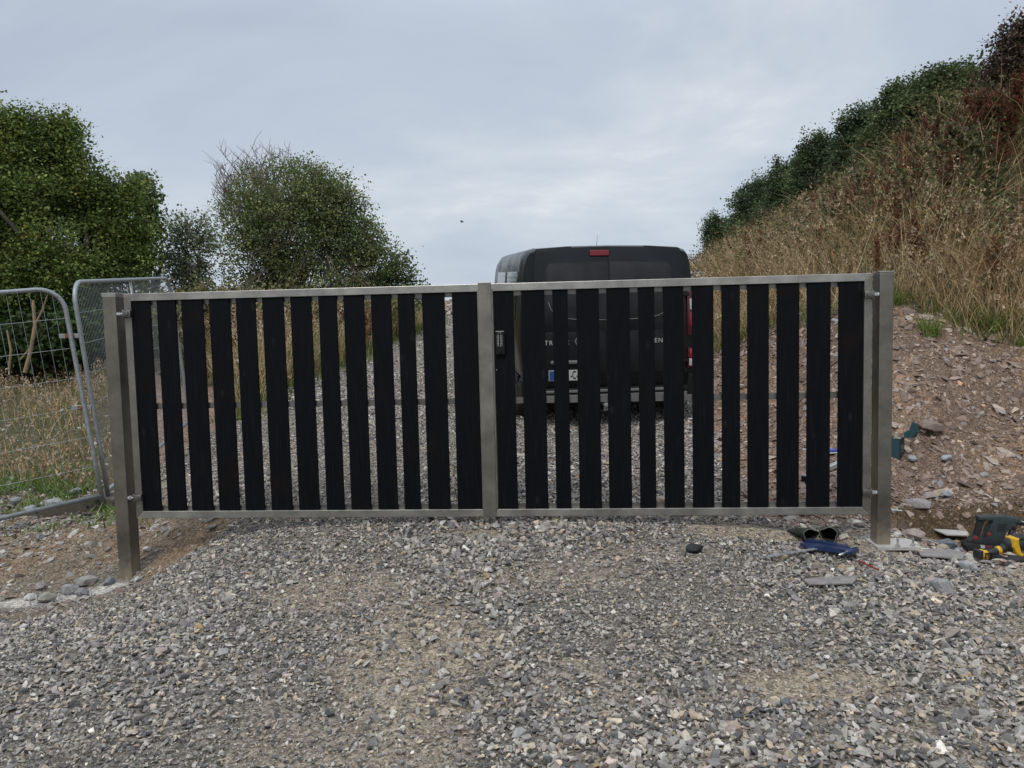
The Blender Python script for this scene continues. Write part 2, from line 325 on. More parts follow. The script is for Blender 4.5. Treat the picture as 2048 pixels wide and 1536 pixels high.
soilL = mixc(soilL, np.array([.27, .19, .145]), sstep(7.0, 8.0, GY)*.8)
soilL = mixc(soilL, np.array([.09, .085, .045]), sstep(6.9, 8.2, GY-.25*(GX+3.5)+fbm(GX, GY, 2, 3)*.6)*np.maximum(sstep(-.2, .4, -.5*GY-GX), sstep(10.3, 11.2, GY+2*(GX+3.9))))
soilR = mixc(np.broadcast_to(np.array([.19, .132, .095]), GX.shape+(3,)), np.array([.26, .17, .11]), sstep(-.1, .5, fbm(GX, GY+5, 1.1, 3)))
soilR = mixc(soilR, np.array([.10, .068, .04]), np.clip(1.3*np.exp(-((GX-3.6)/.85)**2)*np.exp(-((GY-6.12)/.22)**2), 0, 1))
soilR = mixc(soilR, np.array([.30, .245, .185]), sstep(5.9, 5.5, GY+fbm(GX, GY, 2, 2)*.2)*.75)
soilR = mixc(soilR, np.array([.10, .085, .045]), sstep(-.1, .6, grassline(GX, GY)))
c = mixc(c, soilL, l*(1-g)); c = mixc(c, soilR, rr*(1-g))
DUST = 1
def dust(x, y):
    a = at(-60, 1228, 4.98); b = at(232, 1156, 5.38); dx, dy = b[0]-a[0], b[1]-a[1]; L2 = dx*dx+dy*dy; u = np.clip(((x-a[0])*dx+(y-a[1])*dy)/L2, 0, 1)
    dd_ = np.hypot(x-a[0]-u*dx, y-a[1]-u*dy); n_ = fbm(x+4, y, 6, 3)
    m = sstep(.15, .05, dd_+n_*.05)
    for cx, cy, rx, ry, k in ((2.95, 5.33, .48, .15, .75), (3.75, 5.38, .4, .13, .8), (3.2, 5.15, .3, .07, .4)):
        m = np.maximum(m, k*np.clip(1.5*(1.1-((x-cx)/rx)**2-((y-cy)/ry)**2+n_*1.5), 0, 1))
    return m
c = mixc(c, np.array([.56, .52, .46]), dust(GX, GY))
nx, ny = len(xs), len(ys); idx = np.arange(nx*ny).reshape(ny, nx)
Fq = np.stack([idx[:-1, :-1], idx[:-1, 1:], idx[1:, 1:], idx[1:, :-1]], -1).reshape(-1, 4)
def ground_mat():
    m, nt, b, out = nodes('ground'); N = nt.nodes; L = nt.links
    a = N.new('ShaderNodeAttribute'); a.attribute_name = 'Col'; tc = N.new('ShaderNodeTexCoord')
    v = N.new('ShaderNodeTexVoronoi'); v.inputs['Scale'].default_value = 95; v.inputs['Randomness'].default_value = 1; L.new(tc.outputs['Object'], v.inputs['Vector'])
    v2 = N.new('ShaderNodeTexVoronoi'); v2.inputs['Scale'].default_value = 38; L.new(tc.outputs['Object'], v2.inputs['Vector'])
    n = N.new('ShaderNodeTexNoise'); n.inputs['Scale'].default_value = 9; n.inputs['Detail'].default_value = 8; n.inputs['Roughness'].default_value = .75; L.new(tc.outputs['Object'], n.inputs['Vector'])
    bw = N.new('ShaderNodeRGBToBW'); L.new(v.outputs['Color'], bw.inputs[0]); bw2 = N.new('ShaderNodeRGBToBW'); L.new(v2.outputs['Color'], bw2.inputs[0])
    r = N.new('ShaderNodeMapRange'); L.new(bw.outputs[0], r.inputs[0]); r.inputs[1].default_value = .2; r.inputs[2].default_value = .8; r.inputs[3].default_value = .55; r.inputs[4].default_value = 1.4
    r1 = N.new('ShaderNodeMapRange'); L.new(bw2.outputs[0], r1.inputs[0]); r1.inputs[1].default_value = .2; r1.inputs[2].default_value = .8; r1.inputs[3].default_value = .75; r1.inputs[4].default_value = 1.2
    r2 = N.new('ShaderNodeMapRange'); L.new(n.outputs[0], r2.inputs[0]); r2.inputs[1].default_value = .3; r2.inputs[2].default_value = .7; r2.inputs[3].default_value = .7; r2.inputs[4].default_value = 1.25
    mu = N.new('ShaderNodeMath'); mu.operation = 'MULTIPLY'; L.new(r.outputs[0], mu.inputs[0]); L.new(r2.outputs[0], mu.inputs[1])
    mu2 = N.new('ShaderNodeMath'); mu2.operation = 'MULTIPLY'; L.new(mu.outputs[0], mu2.inputs[0]); L.new(r1.outputs[0], mu2.inputs[1])
    s = N.new('ShaderNodeVectorMath'); s.operation = 'SCALE'; L.new(a.outputs['Color'], s.inputs[0]); L.new(mu2.outputs[0], s.inputs['Scale'])
    L.new(s.outputs[0], b.inputs['Base Color']); b.inputs['Roughness'].default_value = .95; b.inputs['Specular IOR Level'].default_value = .15
    bp = N.new('ShaderNodeBump'); bp.inputs['Strength'].default_value = .9; bp.inputs['Distance'].default_value = .008; bp.invert = True
    L.new(v.outputs['Distance'], bp.inputs['Height'])
    bp2 = N.new('ShaderNodeBump'); bp2.inputs['Strength'].default_value = .8; bp2.inputs['Distance'].default_value = .03; L.new(n.outputs[0], bp2.inputs['Height']); L.new(bp.outputs[0], bp2.inputs['Normal']); L.new(bp2.outputs[0], b.inputs['Normal'])
    return m
ground = link('ground', np_mesh('ground', np.stack([GX, GY, GZ], -1).reshape(-1, 3), Fq, c.reshape(-1, 3), True), ground_mat())
tag(ground, kind='structure')

# ------------------------------------------------------------------ stones
def hull(npts, squash, seed, elong=1.):
    r = random.Random(seed); bm = bmesh.new()
    for i in range(npts):
        v = Vector((r.gauss(0, 1), r.gauss(0, 1), r.gauss(0, 1))).normalized()*r.uniform(.75, 1.05)
        bm.verts.new((v.x*elong, v.y*r.uniform(.8, 1), v.z*squash))
    h = bmesh.ops.convex_hull(bm, input=bm.verts[:])
    bmesh.ops.delete(bm, geom=[e for e in h['geom_interior'] if isinstance(e, bmesh.types.BMVert)], context='VERTS')
    bmesh.ops.triangulate(bm, faces=bm.faces[:]); bm.verts.index_update()
    V = np.array([v.co[:] for v in bm.verts]); Fc = np.array([[v.index for v in f.verts] for f in bm.faces]); bm.free(); return V, Fc
ANG = [hull(random.choice([9, 10, 12]), random.choice([.42, .55, .68]), 100+i, random.uniform(1, 1.45)) for i in range(22)]
FLAT = [hull(random.choice([9, 11, 13]), random.choice([.18, .25, .32]), 300+i, random.uniform(1.1, 1.7)) for i in range(16)]
BIG = [hull(22, .62, 500+i, random.uniform(1, 1.5)) for i in range(8)]
def stones(name, P, S, Cc, variants, tilt=.45, sink=.22, label=None, nrm=False):
    n = len(P); yaw = rng.uniform(0, 2*PI, n); ta = rng.normal(0, tilt, n); tb = rng.normal(0, tilt, n)
    cy, sy = np.cos(yaw), np.sin(yaw); ca, sa = np.cos(ta), np.sin(ta); cb, sb = np.cos(tb), np.sin(tb)
    Z = np.zeros(n); O = np.ones(n)
    Rz = np.stack([cy, -sy, Z, sy, cy, Z, Z, Z, O], -1).reshape(n, 3, 3)
    Rx = np.stack([O, Z, Z, Z, ca, -sa, Z, sa, ca], -1).reshape(n, 3, 3); Ry = np.stack([cb, Z, sb, Z, O, Z, -sb, Z, cb], -1).reshape(n, 3, 3)
    R = Ry @ Rx @ Rz
    if nrm:
        e = .05; gx = (hz(P[:, 0]+e, P[:, 1])-hz(P[:, 0]-e, P[:, 1]))/(2*e); gy = (hz(P[:, 0], P[:, 1]+e)-hz(P[:, 0], P[:, 1]-e))/(2*e)
        N_ = np.stack([-gx, -gy, O], -1); N_ /= np.linalg.norm(N_, axis=1)[:, None]
        T = np.cross(np.array([0, 1., 0]), N_); T /= np.linalg.norm(T, axis=1)[:, None]; B = np.cross(N_, T)
        R = np.stack([T, B, N_], -1) @ R
    dm = dust(P[:, 0], P[:, 1])[:, None]*.75; Cc = Cc*(1-dm)+np.array([.52, .49, .44])*dm
    k = rng.integers(0, len(variants), n); Vs = []; Fs = []; Cs = []; off = 0
    zoff = S*(.5-sink)
    for i, (v, f) in enumerate(variants):
        I = np.where(k == i)[0]
        if not len(I): continue
        w = np.einsum('nij,vj->nvi', R[I], v)*S[I][:, None, None]; w = w+P[I][:, None, :]; w[:, :, 2] += (zoff[I]*.6)[:, None]
        Vs.append(w.reshape(-1, 3)); Fs.append((f[None]+(np.arange(len(I))*len(v))[:, None, None]+off).reshape(-1, 3))
        Cs.append(np.repeat(Cc[I], len(v), 0)); off += len(I)*len(v)
    return link(name, np_mesh(name, np.concatenate(Vs), np.concatenate(Fs), np.concatenate(Cs)), M['stone'])
def palette(n, pal):
    w = np.array([p[0] for p in pal], float); w /= w.sum(); k = rng.choice(len(pal), n, p=w)
    c = np.array([p[1] for p in pal])[k]; return np.clip(c*rng.lognormal(0, .2, n)[:, None]*(1+rng.normal(0, .012, (n, 3))), 0, .8)
GREY = [(2.8, (.182, .170, .162)), (4.4, (.262, .243, .222)), (3.0, (.355, .328, .292)), (2.0, (.37, .308, .232)), (1.3, (.325, .268, .236)), (2.2, (.098, .094, .093)), (.3, (.50, .47, .42)), (.12, (.36, .26, .155))]
TAN = [(2, (.38, .315, .255)), (2, (.32, .29, .265)), (1, (.21, .205, .20)), (1, (.43, .38, .31)), (.5, (.33, .25, .20))]
SHALE = [(3, (.22, .16, .13)), (3, (.27, .205, .165)), (1.4, (.145, .105, .085)), (1.4, (.34, .275, .225)), (.4, (.26, .25, .25)), (.5, (.33, .215, .135))]
def wedge(n, y0, y1, pw, margin=.9, half=.70):
    """points with density ~ Y^-pw per unit area inside the widened view wedge"""
    u = rng.random(n*3); a = 2-pw
    Y = (y0**a+u*(y1**a-y0**a))**(1/a) if abs(a) > 1e-6 else y0*(y1/y0)**u
    X = rng.uniform(-1, 1, n*3)*(half*Y+margin); return X[:n], Y[:n]
def place(X, Y): return np.stack([X, Y, hz(X, Y)], -1)
# main gravel
X, Y = wedge(290000, 2.0, 14, .85); g, l, rr, d = zones(X, Y)
keep = rng.random(len(X)) < g*(1-.88*d)*(1-.9*dust(X, Y)); X, Y = X[keep], Y[keep]
S = np.clip(rng.lognormal(math.log(.0102), .42, len(X)), .004, .032)*(1+.04*np.clip(Y-4, 0, 8))
cl = np.clip(1.02+.75*fbm(X+31, Y, .75, 3)-.18*np.exp(-((X+.9)/.8)**2)+.12*np.exp(-((X-.6)/.6)**2), .7, 1.5); S *= cl
C_ = palette(len(X), GREY)*np.array([1.10, 1.10, 1.09])
stuff = stones('gravel', place(X, Y)+np.stack([X*0, X*0, rng.random(len(X))*.010], -1), S, C_, ANG, .55, .15); tag(stuff, 'loose grey crushed stone gravel covering the driveway', kind='stuff'); stuff['category'] = 'gravel'
# distant gravel
X, Y = wedge(34000, 13, 42, 1.0, .5, .45); g, l, rr, d = zones(X, Y); keep = rng.random(len(X)) < g*.95; X, Y = X[keep], Y[keep]
S = np.clip(rng.lognormal(math.log(.03), .35, len(X)), .012, .08)
o = stones('distant_gravel', place(X, Y), S, palette(len(X), GREY), ANG[:8], .4, .3); tag(o, 'grey gravel on the track rising away beyond the van', kind='stuff'); o['category'] = 'gravel'
# grit
X, Y = wedge(90000, 2.0, 7.5, .9); g, l, rr, d = zones(X, Y); keep = rng.random(len(X)) < np.clip(.25+d*.9+(1-g)*.5, 0, 1)*sstep(9, 6, Y); X, Y = X[keep], Y[keep]
o = stones('grit', place(X, Y), np.clip(rng.lognormal(math.log(.0046), .42, len(X)), .002, .012), palette(len(X), TAN), FLAT, .3, .15); tag(o, 'fine tan and grey grit in the worn patches', kind='stuff'); o['category'] = 'grit'
# shale on the right bank and soil
X, Y = wedge(190000, 4.6, 15, .5, .9, .78); g, l, rr, d = zones(X, Y); gl = grassline(X, Y)
keep = (rng.random(len(X)) < rr*(1-g)*(.75+.5*fbm(X, Y, 1.3, 3))) & (gl < rng.normal(.25, .25, len(X))) & (X > .5); X, Y = X[keep], Y[keep]
S = np.clip(rng.lognormal(math.log(.0155), .58, len(X)), .006, .085)
hol = np.exp(-((X-3.6)/.75)**2)*np.exp(-((Y-6.1)/.17)**2); kk = (rng.random(len(X)) > hol*.9) & (rng.random(len(X)) > dust(X, Y)*.7); X, Y, S = X[kk], Y[kk], S[kk]
pal = palette(len(X), SHALE); pg = palette(len(X), TAN+[(1.5, (.38, .36, .34))]); lo = (rng.random(len(X)) < sstep(6.1, 5.4, Y)*.8)[:, None]
o = stones('shale', place(X, Y), S, np.where(lo, pg, pal), FLAT+ANG[:5], .32, .25, nrm=True); tag(o, 'flaky reddish brown shale scattered over the right bank', kind='stuff'); o['category'] = 'shale'
# rubble on the left soil
X, Y = wedge(110000, 4.2, 13, .6, 1.2, .78); g, l, rr, d = zones(X, Y)
zone = np.clip(.08+1.1*np.exp(-((Y-6.9)/.7)**2)*(X < -3.6)+.5*np.exp(-((Y-5.15-(X+3)*.05)/.25)**2)+.25*np.exp(-((Y-6.1)/.35)**2), 0, 1)
keep = (rng.random(len(X)) < l*(1-g)*zone*(1-.9*dust(X, Y))) & (X < 0); X, Y = X[keep], Y[keep]
S = np.clip(rng.lognormal(math.log(.016), .5, len(X)), .006, .06)
o = stones('rubble', place(X, Y), S, palette(len(X), GREY[:4]+SHALE[:2]+[(1, (.36, .35, .33))]), FLAT+ANG, .35, .25, nrm=True); tag(o, 'small broken stones strewn over the soil left of the driveway', kind='stuff'); o['category'] = 'rubble'

# individual rocks
def rock(px, py, Y, w_px, col, label, seed, flat=.6):
    p = at(px, py, Y); X_, Y_ = p[0], p[1]; r = w_px/F*Y/2
    v, f = hull(26, flat, seed, 1.25); mb = MB(); a = random.uniform(0, 6.28)
    R = Matrix.Rotation(a, 3, 'Z') @ Matrix.Rotation(random.uniform(-.3, .3), 3, 'X')
    vs = [R @ (Vector(q)*r) for q in v]; zm = min(q.z for q in vs)
    mb.add([q-Vector((0, 0, zm+r*.1)) for q in vs], [tuple(t) for t in f], col)
    o = mb.build('rock', M['stone'], colors=True); o.location = (X_, Y_, h1(X_, Y_)); tag(o, label, 'rock', 'larger loose rocks around the driveway')
ROCKS = [(138, 1150, 5.35, 34, (.24, .24, .24), 'upright grey rock left of the left gate post'), (172, 1142, 5.5, 44, (.25, .24, .22), 'flat grey rock lying just left of the left gate post'), (162, 1168, 5.25, 34, (.2, .2, .2), 'small grey rock below the two grey ones by the left post'),
 (92, 1180, 5.15, 34, (.27, .25, .22), 'tan rock beside the white cement streak at the left edge'), (60, 1172, 5.2, 22, (.45, .43, .40), 'whitish stone at the left end of the cement streak'), (80, 1160, 5.4, 26, (.25, .22, .21), 'brown rounded rock above the white stone on the left'),
 (217, 1148, 5.45, 26, (.17, .18, .19), 'dark rock touching the foot of the left gate post'),
 (1388, 1128, 4.75, 34, (.03, .034, .036), 'nearly black rock on the gravel left of the blue clamp'),
 (1322, 985, 5.9, 30, (.36, .28, .235), 'pinkish rock behind the right gate leaf'), (1835, 985, 6.25, 46, (.25, .22, .22), 'grey pink slab rock sticking out of the bank above the hollow'), (1860, 975, 6.4, 34, (.28, .24, .22), 'tilted slab just right of the grey pink slab above the hollow'),
 (1893, 1042, 5.75, 36, (.14, .16, .18), 'blue grey rock at the foot of the dug hollow'), (1830, 1042, 5.7, 40, (.29, .24, .22), 'pale brown rock right of the right post foot'), (1915, 1045, 5.7, 18, (.2, .23, .25), 'small blue rock beside the blue grey one'),
 (1885, 1055, 5.6, 22, (.33, .28, .22), 'sandy stone in front of the blue grey rock'), (1935, 1172, 4.75, 34, (.30, .30, .30), 'pale angular rock in the gravel below the grinder'), (1880, 1235, 4.25, 42, (.26, .26, .25), 'squarish grey rock in the right foreground gravel'),
 (1825, 915, 6.8, 24, (.27, .28, .29), 'grey rock on the shale right of the teal box'), (1893, 918, 6.8, 26, (.3, .32, .34), 'pale blue rock on the shale bank'), (1895, 975, 6.4, 22, (.22, .24, .27), 'tall bluish stone on the bank above the hollow'), (1860, 862, 7.1, 60, (.21, .16, .135), 'broad brown slab on the bank above the teal box'),
 (1570, 1445, 2.95, 30, (.13, .14, .15), 'dark blue stone lying on the tan dust patch'), (1140, 1122, 4.85, 16, (.5, .49, .46), 'small white stone in the gravel below the gate centre'),
 (1040, 1495, 2.75, 34, (.30, .30, .28), 'long pale pebble at the bottom of the gravel'), (325, 1375, 3.5, 30, (.34, .28, .25), 'large pinkish stone in the left foreground'), (60, 1520, 2.75, 24, (.40, .33, .29), 'pink white stone at the bottom left corner'),
 (448, 1378, 3.45, 32, (.33, .32, .3), 'long grey stone between the dusty patches on the left'), (275, 1160, 5.4, 18, (.4, .39, .37), 'white pebble near the left post foot'), (292, 1062, 5.85, 16, (.45, .43, .4), 'whitish stone right of the left post under the rail'),
 (105, 990, 7.3, 40, (.3, .31, .31), 'flat pale rock among weeds behind the fence panel'), (60, 1010, 7.0, 34, (.27, .28, .28), 'grey rock among the weeds at the left fence'), (148, 965, 7.7, 24, (.22, .22, .23), 'dark grey rock behind the leaning fence post'), (30, 985, 7.4, 30, (.24, .24, .24), 'rock at the left picture edge behind the fence')]
for i, r_ in enumerate(ROCKS): rock(*r_, seed=900+i, flat=.5 if 'flat' in r_[5] or 'slab' in r_[5] else .7)

# ------------------------------------------------------------------ grass
def blades(n_or_P, hgt, width, cols, lean=.35, curve=.5, name='grass_mesh', seg=3):
    P = n_or_P; n = len(P); az = rng.uniform(0, 2*PI, n); ln = np.abs(rng.normal(0, lean, n)); H = hgt*rng.uniform(.55, 1.15, n) if np.isscalar(hgt) else hgt
    dr = np.stack([np.cos(az), np.sin(az)], -1); sd = rng.uniform(0, 2*PI, n); side = np.stack([np.cos(sd), np.sin(sd)], -1)
    t = np.linspace(0, 1, seg+1); V = np.zeros((n, 2*seg+1, 3)); cv = np.abs(rng.normal(0, curve, n))
    for k in range(seg+1):
        off = (ln*t[k]+cv*t[k]**2.4)*H; zz = H*t[k]*(1-.35*cv*t[k]**2)
        cx = P[:, 0]+dr[:, 0]*off; cyy = P[:, 1]+dr[:, 1]*off; cz = P[:, 2]+zz-.02
        w = width*(1-.75*t[k]) if k < seg else 0
        if k < seg:
            V[:, 2*k, 0] = cx-side[:, 0]*w/2; V[:, 2*k, 1] = cyy-side[:, 1]*w/2; V[:, 2*k, 2] = cz
            V[:, 2*k+1, 0] = cx+side[:, 0]*w/2; V[:, 2*k+1, 1] = cyy+side[:, 1]*w/2; V[:, 2*k+1, 2] = cz
        else: V[:, 2*k, 0] = cx; V[:, 2*k, 1] = cyy; V[:, 2*k, 2] = cz
    tri = []
    for k in range(seg-1): tri += [(2*k, 2*k+1, 2*k+3), (2*k, 2*k+3, 2*k+2)]
    tri += [(2*seg-2, 2*seg-1, 2*seg)]; m = 2*seg+1
    Fc = (np.array(tri)[None]+(np.arange(n)*m)[:, None, None]).reshape(-1, 3)
    return V.reshape(-1, 3), Fc, np.repeat(cols, m, 0)
DRY = [(4, (.54, .385, .205)), (3, (.40, .275, .145)), (2.6, (.68, .54, .34)), (1.2, (.17, .12, .06)), (1.0, (.13, .14, .045)), (.5, (.22, .10, .045))]
GREEN = [(3, (.09, .13, .03)), (2, (.15, .19, .05)), (1.2, (.055, .085, .025)), (1, (.24, .22, .09))]
MOSS = [(3, (.10, .125, .045)), (2, (.16, .14, .07)), (1, (.16, .07, .035)), (1, (.05, .06, .025)), (1, (.22, .18, .10))]
def region(n, x0, x1, y0, y1, fn):
    X = rng.uniform(x0, x1, n); Y = rng.uniform(y0, y1, n); k = rng.random(n) < fn(X, Y); return place(X[k], Y[k])
def heads(P, size, cols, per=9):
    """loose feathery seed heads: little slivers round each point"""
    n = len(P)*per; C0 = np.repeat(P, per, 0)+rng.normal(0, 1, (n, 3))*size*np.array([.35, .35, .9]); d = rng.normal(0, 1, (n, 3)); d[:, 2] = np.abs(d[:, 2])+.4
    d /= np.linalg.norm(d, axis=1)[:, None]; s = np.cross(d, rng.normal(0, 1, (n, 3))); s /= np.linalg.norm(s, axis=1)[:, None]
    L_ = size*rng.uniform(.5, 1.1, n)[:, None]; w = size*.22
    V = np.stack([C0-s*w, C0+s*w, C0+d*L_], 1); Fc = np.arange(n*3).reshape(-1, 3); return V.reshape(-1, 3), Fc, np.repeat(np.repeat(cols, per, 0), 3, 0)
def join(parts):
    Vs = []; Fs = []; Cs = []; off = 0
    for v, f, c in parts: Vs.append(v); Fs.append(f+off); Cs.append(c); off += len(v)
    return np.concatenate(Vs), np.concatenate(Fs), np.concatenate(Cs)
# ------------------------------------------------------------------ leaves
def leafcloud(Cn, spread, per, size, pal, upb=.4, cvar=.22):
    """clumps at Cn; returns V,F,C of little folded leaves"""
    n = len(Cn)*per; base = palette(len(Cn), pal); cc = np.repeat(base, per, 0)*rng.lognormal(0, cvar, n)[:, None]
    P = np.repeat(Cn, per, 0)+rng.normal(0, 1, (n, 3))*spread*np.array([1, 1, .75])
    a = rng.normal(0, 1, (n, 3)); a /= np.linalg.norm(a, axis=1)[:, None]; b = rng.normal(0, 1, (n, 3)); nn = b.copy(); nn[:, 2] += upb*2
    nn /= np.linalg.norm(nn, axis=1)[:, None]; a = a-nn*(a*nn).sum(1)[:, None]; a /= np.linalg.norm(a, axis=1)[:, None]; s = np.cross(nn, a)
    L_ = (size*rng.uniform(.6, 1.25, n))[:, None]; w = L_*.38
    V = np.stack([P, P+a*L_*.5+s*w+nn*w*.25, P+a*L_, P+a*L_*.5-s*w+nn*w*.25], 1).reshape(-1, 3)
    i4 = (np.arange(n)*4)[:, None]; Fc = np.concatenate([i4+np.array([[0, 1, 2]]), i4+np.array([[0, 2, 3]])]); return V, Fc, np.repeat(np.clip(cc, 0, 1), 4, 0)
# right bank: tall straw grass low on the bank, mixed weeds higher up
def straw(X, Y): return (grassline(X, Y) > .05)*sstep(4.6, .8, grassline(X, Y))*(.6+1.0*(fbm(X, Y, .9, 3)))*1.15
P = region(120000, 2.8, 13, 6.5, 30, lambda X, Y: straw(X, Y)*np.clip(12/Y, 0, 1)**1.4)
hh = rng.uniform(.5, 1.2, len(P))*(.55+.45*sstep(0, 1.2, grassline(P[:, 0], P[:, 1])))*(1-.35*sstep(13, 22, P[:, 1]))
V1 = blades(P, hh, .0088, palette(len(P), DRY), .36, .75, seg=4)
kk = rng.random(len(P)) < .30; tops = P[kk]+np.stack([rng.normal(0, .12, kk.sum()), rng.normal(0, .12, kk.sum()), hh[kk]*.9], -1)
V2 = heads(tops, .045, palette(kk.sum(), [(2, (.40, .30, .18)), (1.5, (.30, .20, .11)), (1, (.48, .38, .26))]), 7)
v, f, c_ = join([V1, V2]); o = link('dry_grass', np_mesh('dry_grass', v, f, c_), M['grass']); tag(o, 'tall straw coloured dry grass covering the lower right bank', kind='stuff'); o['category'] = 'grass'
P = region(40000, 2.8, 9, 6.5, 16, lambda X, Y: np.exp(-((grassline(X, Y)-.12)/.28)**2)*(fbm(X+5, Y, 1.2, 3) > -.15)*.8)
v, f, c_ = blades(P, .34, .009, palette(len(P), GREEN), .35, .6)
o = link('green_grass', np_mesh('green_grass', v, f, c_), M['grass']); tag(o, 'short green grass along the foot of the dry grass on the bank', kind='stuff'); o['category'] = 'grass'
P = region(110000, 4.0, 16, 8.5, 30, lambda X, Y: sstep(.6, 2.2, grassline(X, Y))*np.clip(12/Y, 0, 1)**1.4*(.75+1.3*fbm(X, Y+9, .8, 3)))
hh = rng.uniform(.25, 1.0, len(P)); V0 = blades(P, hh, .02, palette(len(P), MOSS+DRY[:1]), .5, .6)
kk = rng.random(len(P)) < .13; Q = P[kk]+np.stack([np.zeros(kk.sum()), np.zeros(kk.sum()), rng.uniform(.2, 1.0, kk.sum())], -1)
V1 = join([V0, leafcloud(Q, .10, 12, .055, [(3, (.09, .11, .045)), (2, (.14, .145, .06)), (1.8, (.16, .12, .07)), (1.2, (.055, .065, .03)), (1.6, (.13, .065, .04))])])
o = link('weeds', np_mesh('weeds', *V1), M['grass']); tag(o, 'mixed dull green and brown weeds on the upper right bank', kind='stuff'); o['category'] = 'weeds'
# left side dry grass
def lz(X, Y):
    e = interp(Y, XLt); b = -(X-e)
    w_ = fbm(X, Y, 1.2, 2)
    return (b > .12)*(Y+.25*(X+3.5) > 7.7+.5*w_)*sstep(.1, .5, b)*((X < -.50*Y+.3*w_) | (Y > 10.6+(-3.9-X)*2+w_))
P = region(90000, -12, -2.6, 7, 26, lambda X, Y: lz(X, Y)*np.clip(9.5/Y, 0, 1)**1.3*(.5+1.1*fbm(X+2, Y, .8, 3)))
hh = rng.uniform(.25, .72, len(P))*(.45+.55*sstep(7.6, 10.5, P[:, 1]))*(.75+.7*fbm(P[:, 0], P[:, 1], .9, 3)); V1 = blades(P, np.clip(hh, .08, 2), .008, palette(len(P), DRY+GREEN[:2]), .38, .5)
kk = rng.random(len(P)) < .25; tops = P[kk]+np.stack([rng.normal(0, .1, kk.sum()), rng.normal(0, .1, kk.sum()), hh[kk]*.85], -1)
V2 = heads(tops, .05, palette(kk.sum(), [(2, (.40, .30, .19)), (1.5, (.28, .19, .11)), (1, (.48, .38, .27))]), 7)
v, f, c_ = join([V1, V2]); o = link('dry_grass', np_mesh('dry_grass', v, f, c_), M['grass']); tag(o, 'brown dry grass and seed heads behind the fence and left of the track', kind='stuff'); o['category'] = 'grass'
P = region(30000, -8, -3.0, 6.2, 12, lambda X, Y: (-(X-interp(Y, XLt)) > .3)*(fbm(X, Y+3, 2.2, 3) > -.02)*np.exp(-((Y+.25*(X+3.5)-7.4)/.85)**2)*.9)
v, f, c_ = blades(P, .13, .016, palette(len(P), [(3, (.12, .19, .04)), (2, (.18, .25, .07)), (1, (.07, .11, .03))]), .8, .6, seg=2)
o = link('ground_weeds', np_mesh('ground_weeds', v, f, c_), M['grass']); tag(o, 'low bright green weeds between stones behind the left fence', kind='stuff'); o['category'] = 'weeds'
P = region(36000, -7, -2, 10.5, 30, lambda X, Y: (interp(Y, XLt)-X > .15)*(interp(Y, XLt)-X < 2.6)*(Y > 10.8+(-3.9-X)*2)*np.clip(14/Y, 0, 1))
hh = rng.uniform(.6, 1.35, len(P)); V1 = blades(P, hh, .011, palette(len(P), DRY[:3]+GREEN+[(3, (.20, .20, .08))]), .22, .5)
kk = rng.random(len(P)) < .2; tops = P[kk]+np.stack([np.zeros(kk.sum()), np.zeros(kk.sum()), hh[kk]*.95], -1); V2 = heads(tops, .05, palette(kk.sum(), [(2, (.45, .33, .22)), (1, (.52, .44, .33)), (.6, (.25, .10, .06))]), 7)
v, f, c_ = join([V1, V2]); o = link('tall_grass', np_mesh('tall_grass', v, f, c_), M['grass']); tag(o, 'tall olive and straw grass beside the track beyond the left gate leaf', kind='stuff'); o['category'] = 'grass'
P = region(16000, -5, -2.0, 10.6, 34, lambda X, Y: np.exp(-((X-interp(Y, XLt)+.1)/.35)**2)*.8)
v, f, c_ = blades(P, .3, .014, palette(len(P), GREEN), .4, .6)
o = link('verge_grass', np_mesh('verge_grass', v, f, c_), M['grass']); tag(o, 'green grass edging the left side of the track beyond the gate', kind='stuff'); o['category'] = 'grass'

# ------------------------------------------------------------------ trees
def lobe_pts(lobes, n, shell=.55, ir=.08):
    vol = np.array([l[3]*l[4]*l[5] for l in lobes])**.8; k = rng.choice(len(lobes), n, p=vol/vol.sum()); L_ = np.array(lobes)[k]
    d = rng.normal(0, 1, (n, 3)); d /= np.linalg.norm(d, axis=1)[:, None]; r = (shell+(1-shell)*rng.random(n))**.8
    wob = 1+ir*np.sin(d[:, 0]*7+k)*np.cos(d[:, 2]*6+k*2)+rng.normal(0, ir*.7, n)
    return L_[:, :3]+d*L_[:, 3:]*(r*wob)[:, None]
def px_lobes(L_):
    out = []
    for px, py, Y, rx, ry in L_:
        p = at(px, py, Y); s = Y/F; out.append((p[0], p[1], p[2], rx*s, rx*s*.85, ry*s))
    return out
def branches(mb, base, targets, r0, wig=.12, seg=5, droop=0., split=.45):
    """limbs from base to every target, sharing the lower trunk"""
    base = Vector(base)
    for t in targets:
        t = Vector(t); n = 6; pts = []; d = t-base
        for i in range(n+1):
            u = i/n; p = base+Vector((d.x*u**1.5, d.y*u**1.5, d.z*(u**(.8)))); 
            if 0 < i < n: p += Vector((random.gauss(0, wig), random.gauss(0, wig), random.gauss(0, wig)))*d.length*.12
            pts.append(p)
        rr_ = [max(.004, r0*(1-i/n)**1.1+.004) for i in range(n+1)]
        mb.tube(pts, rr_, seg, False)
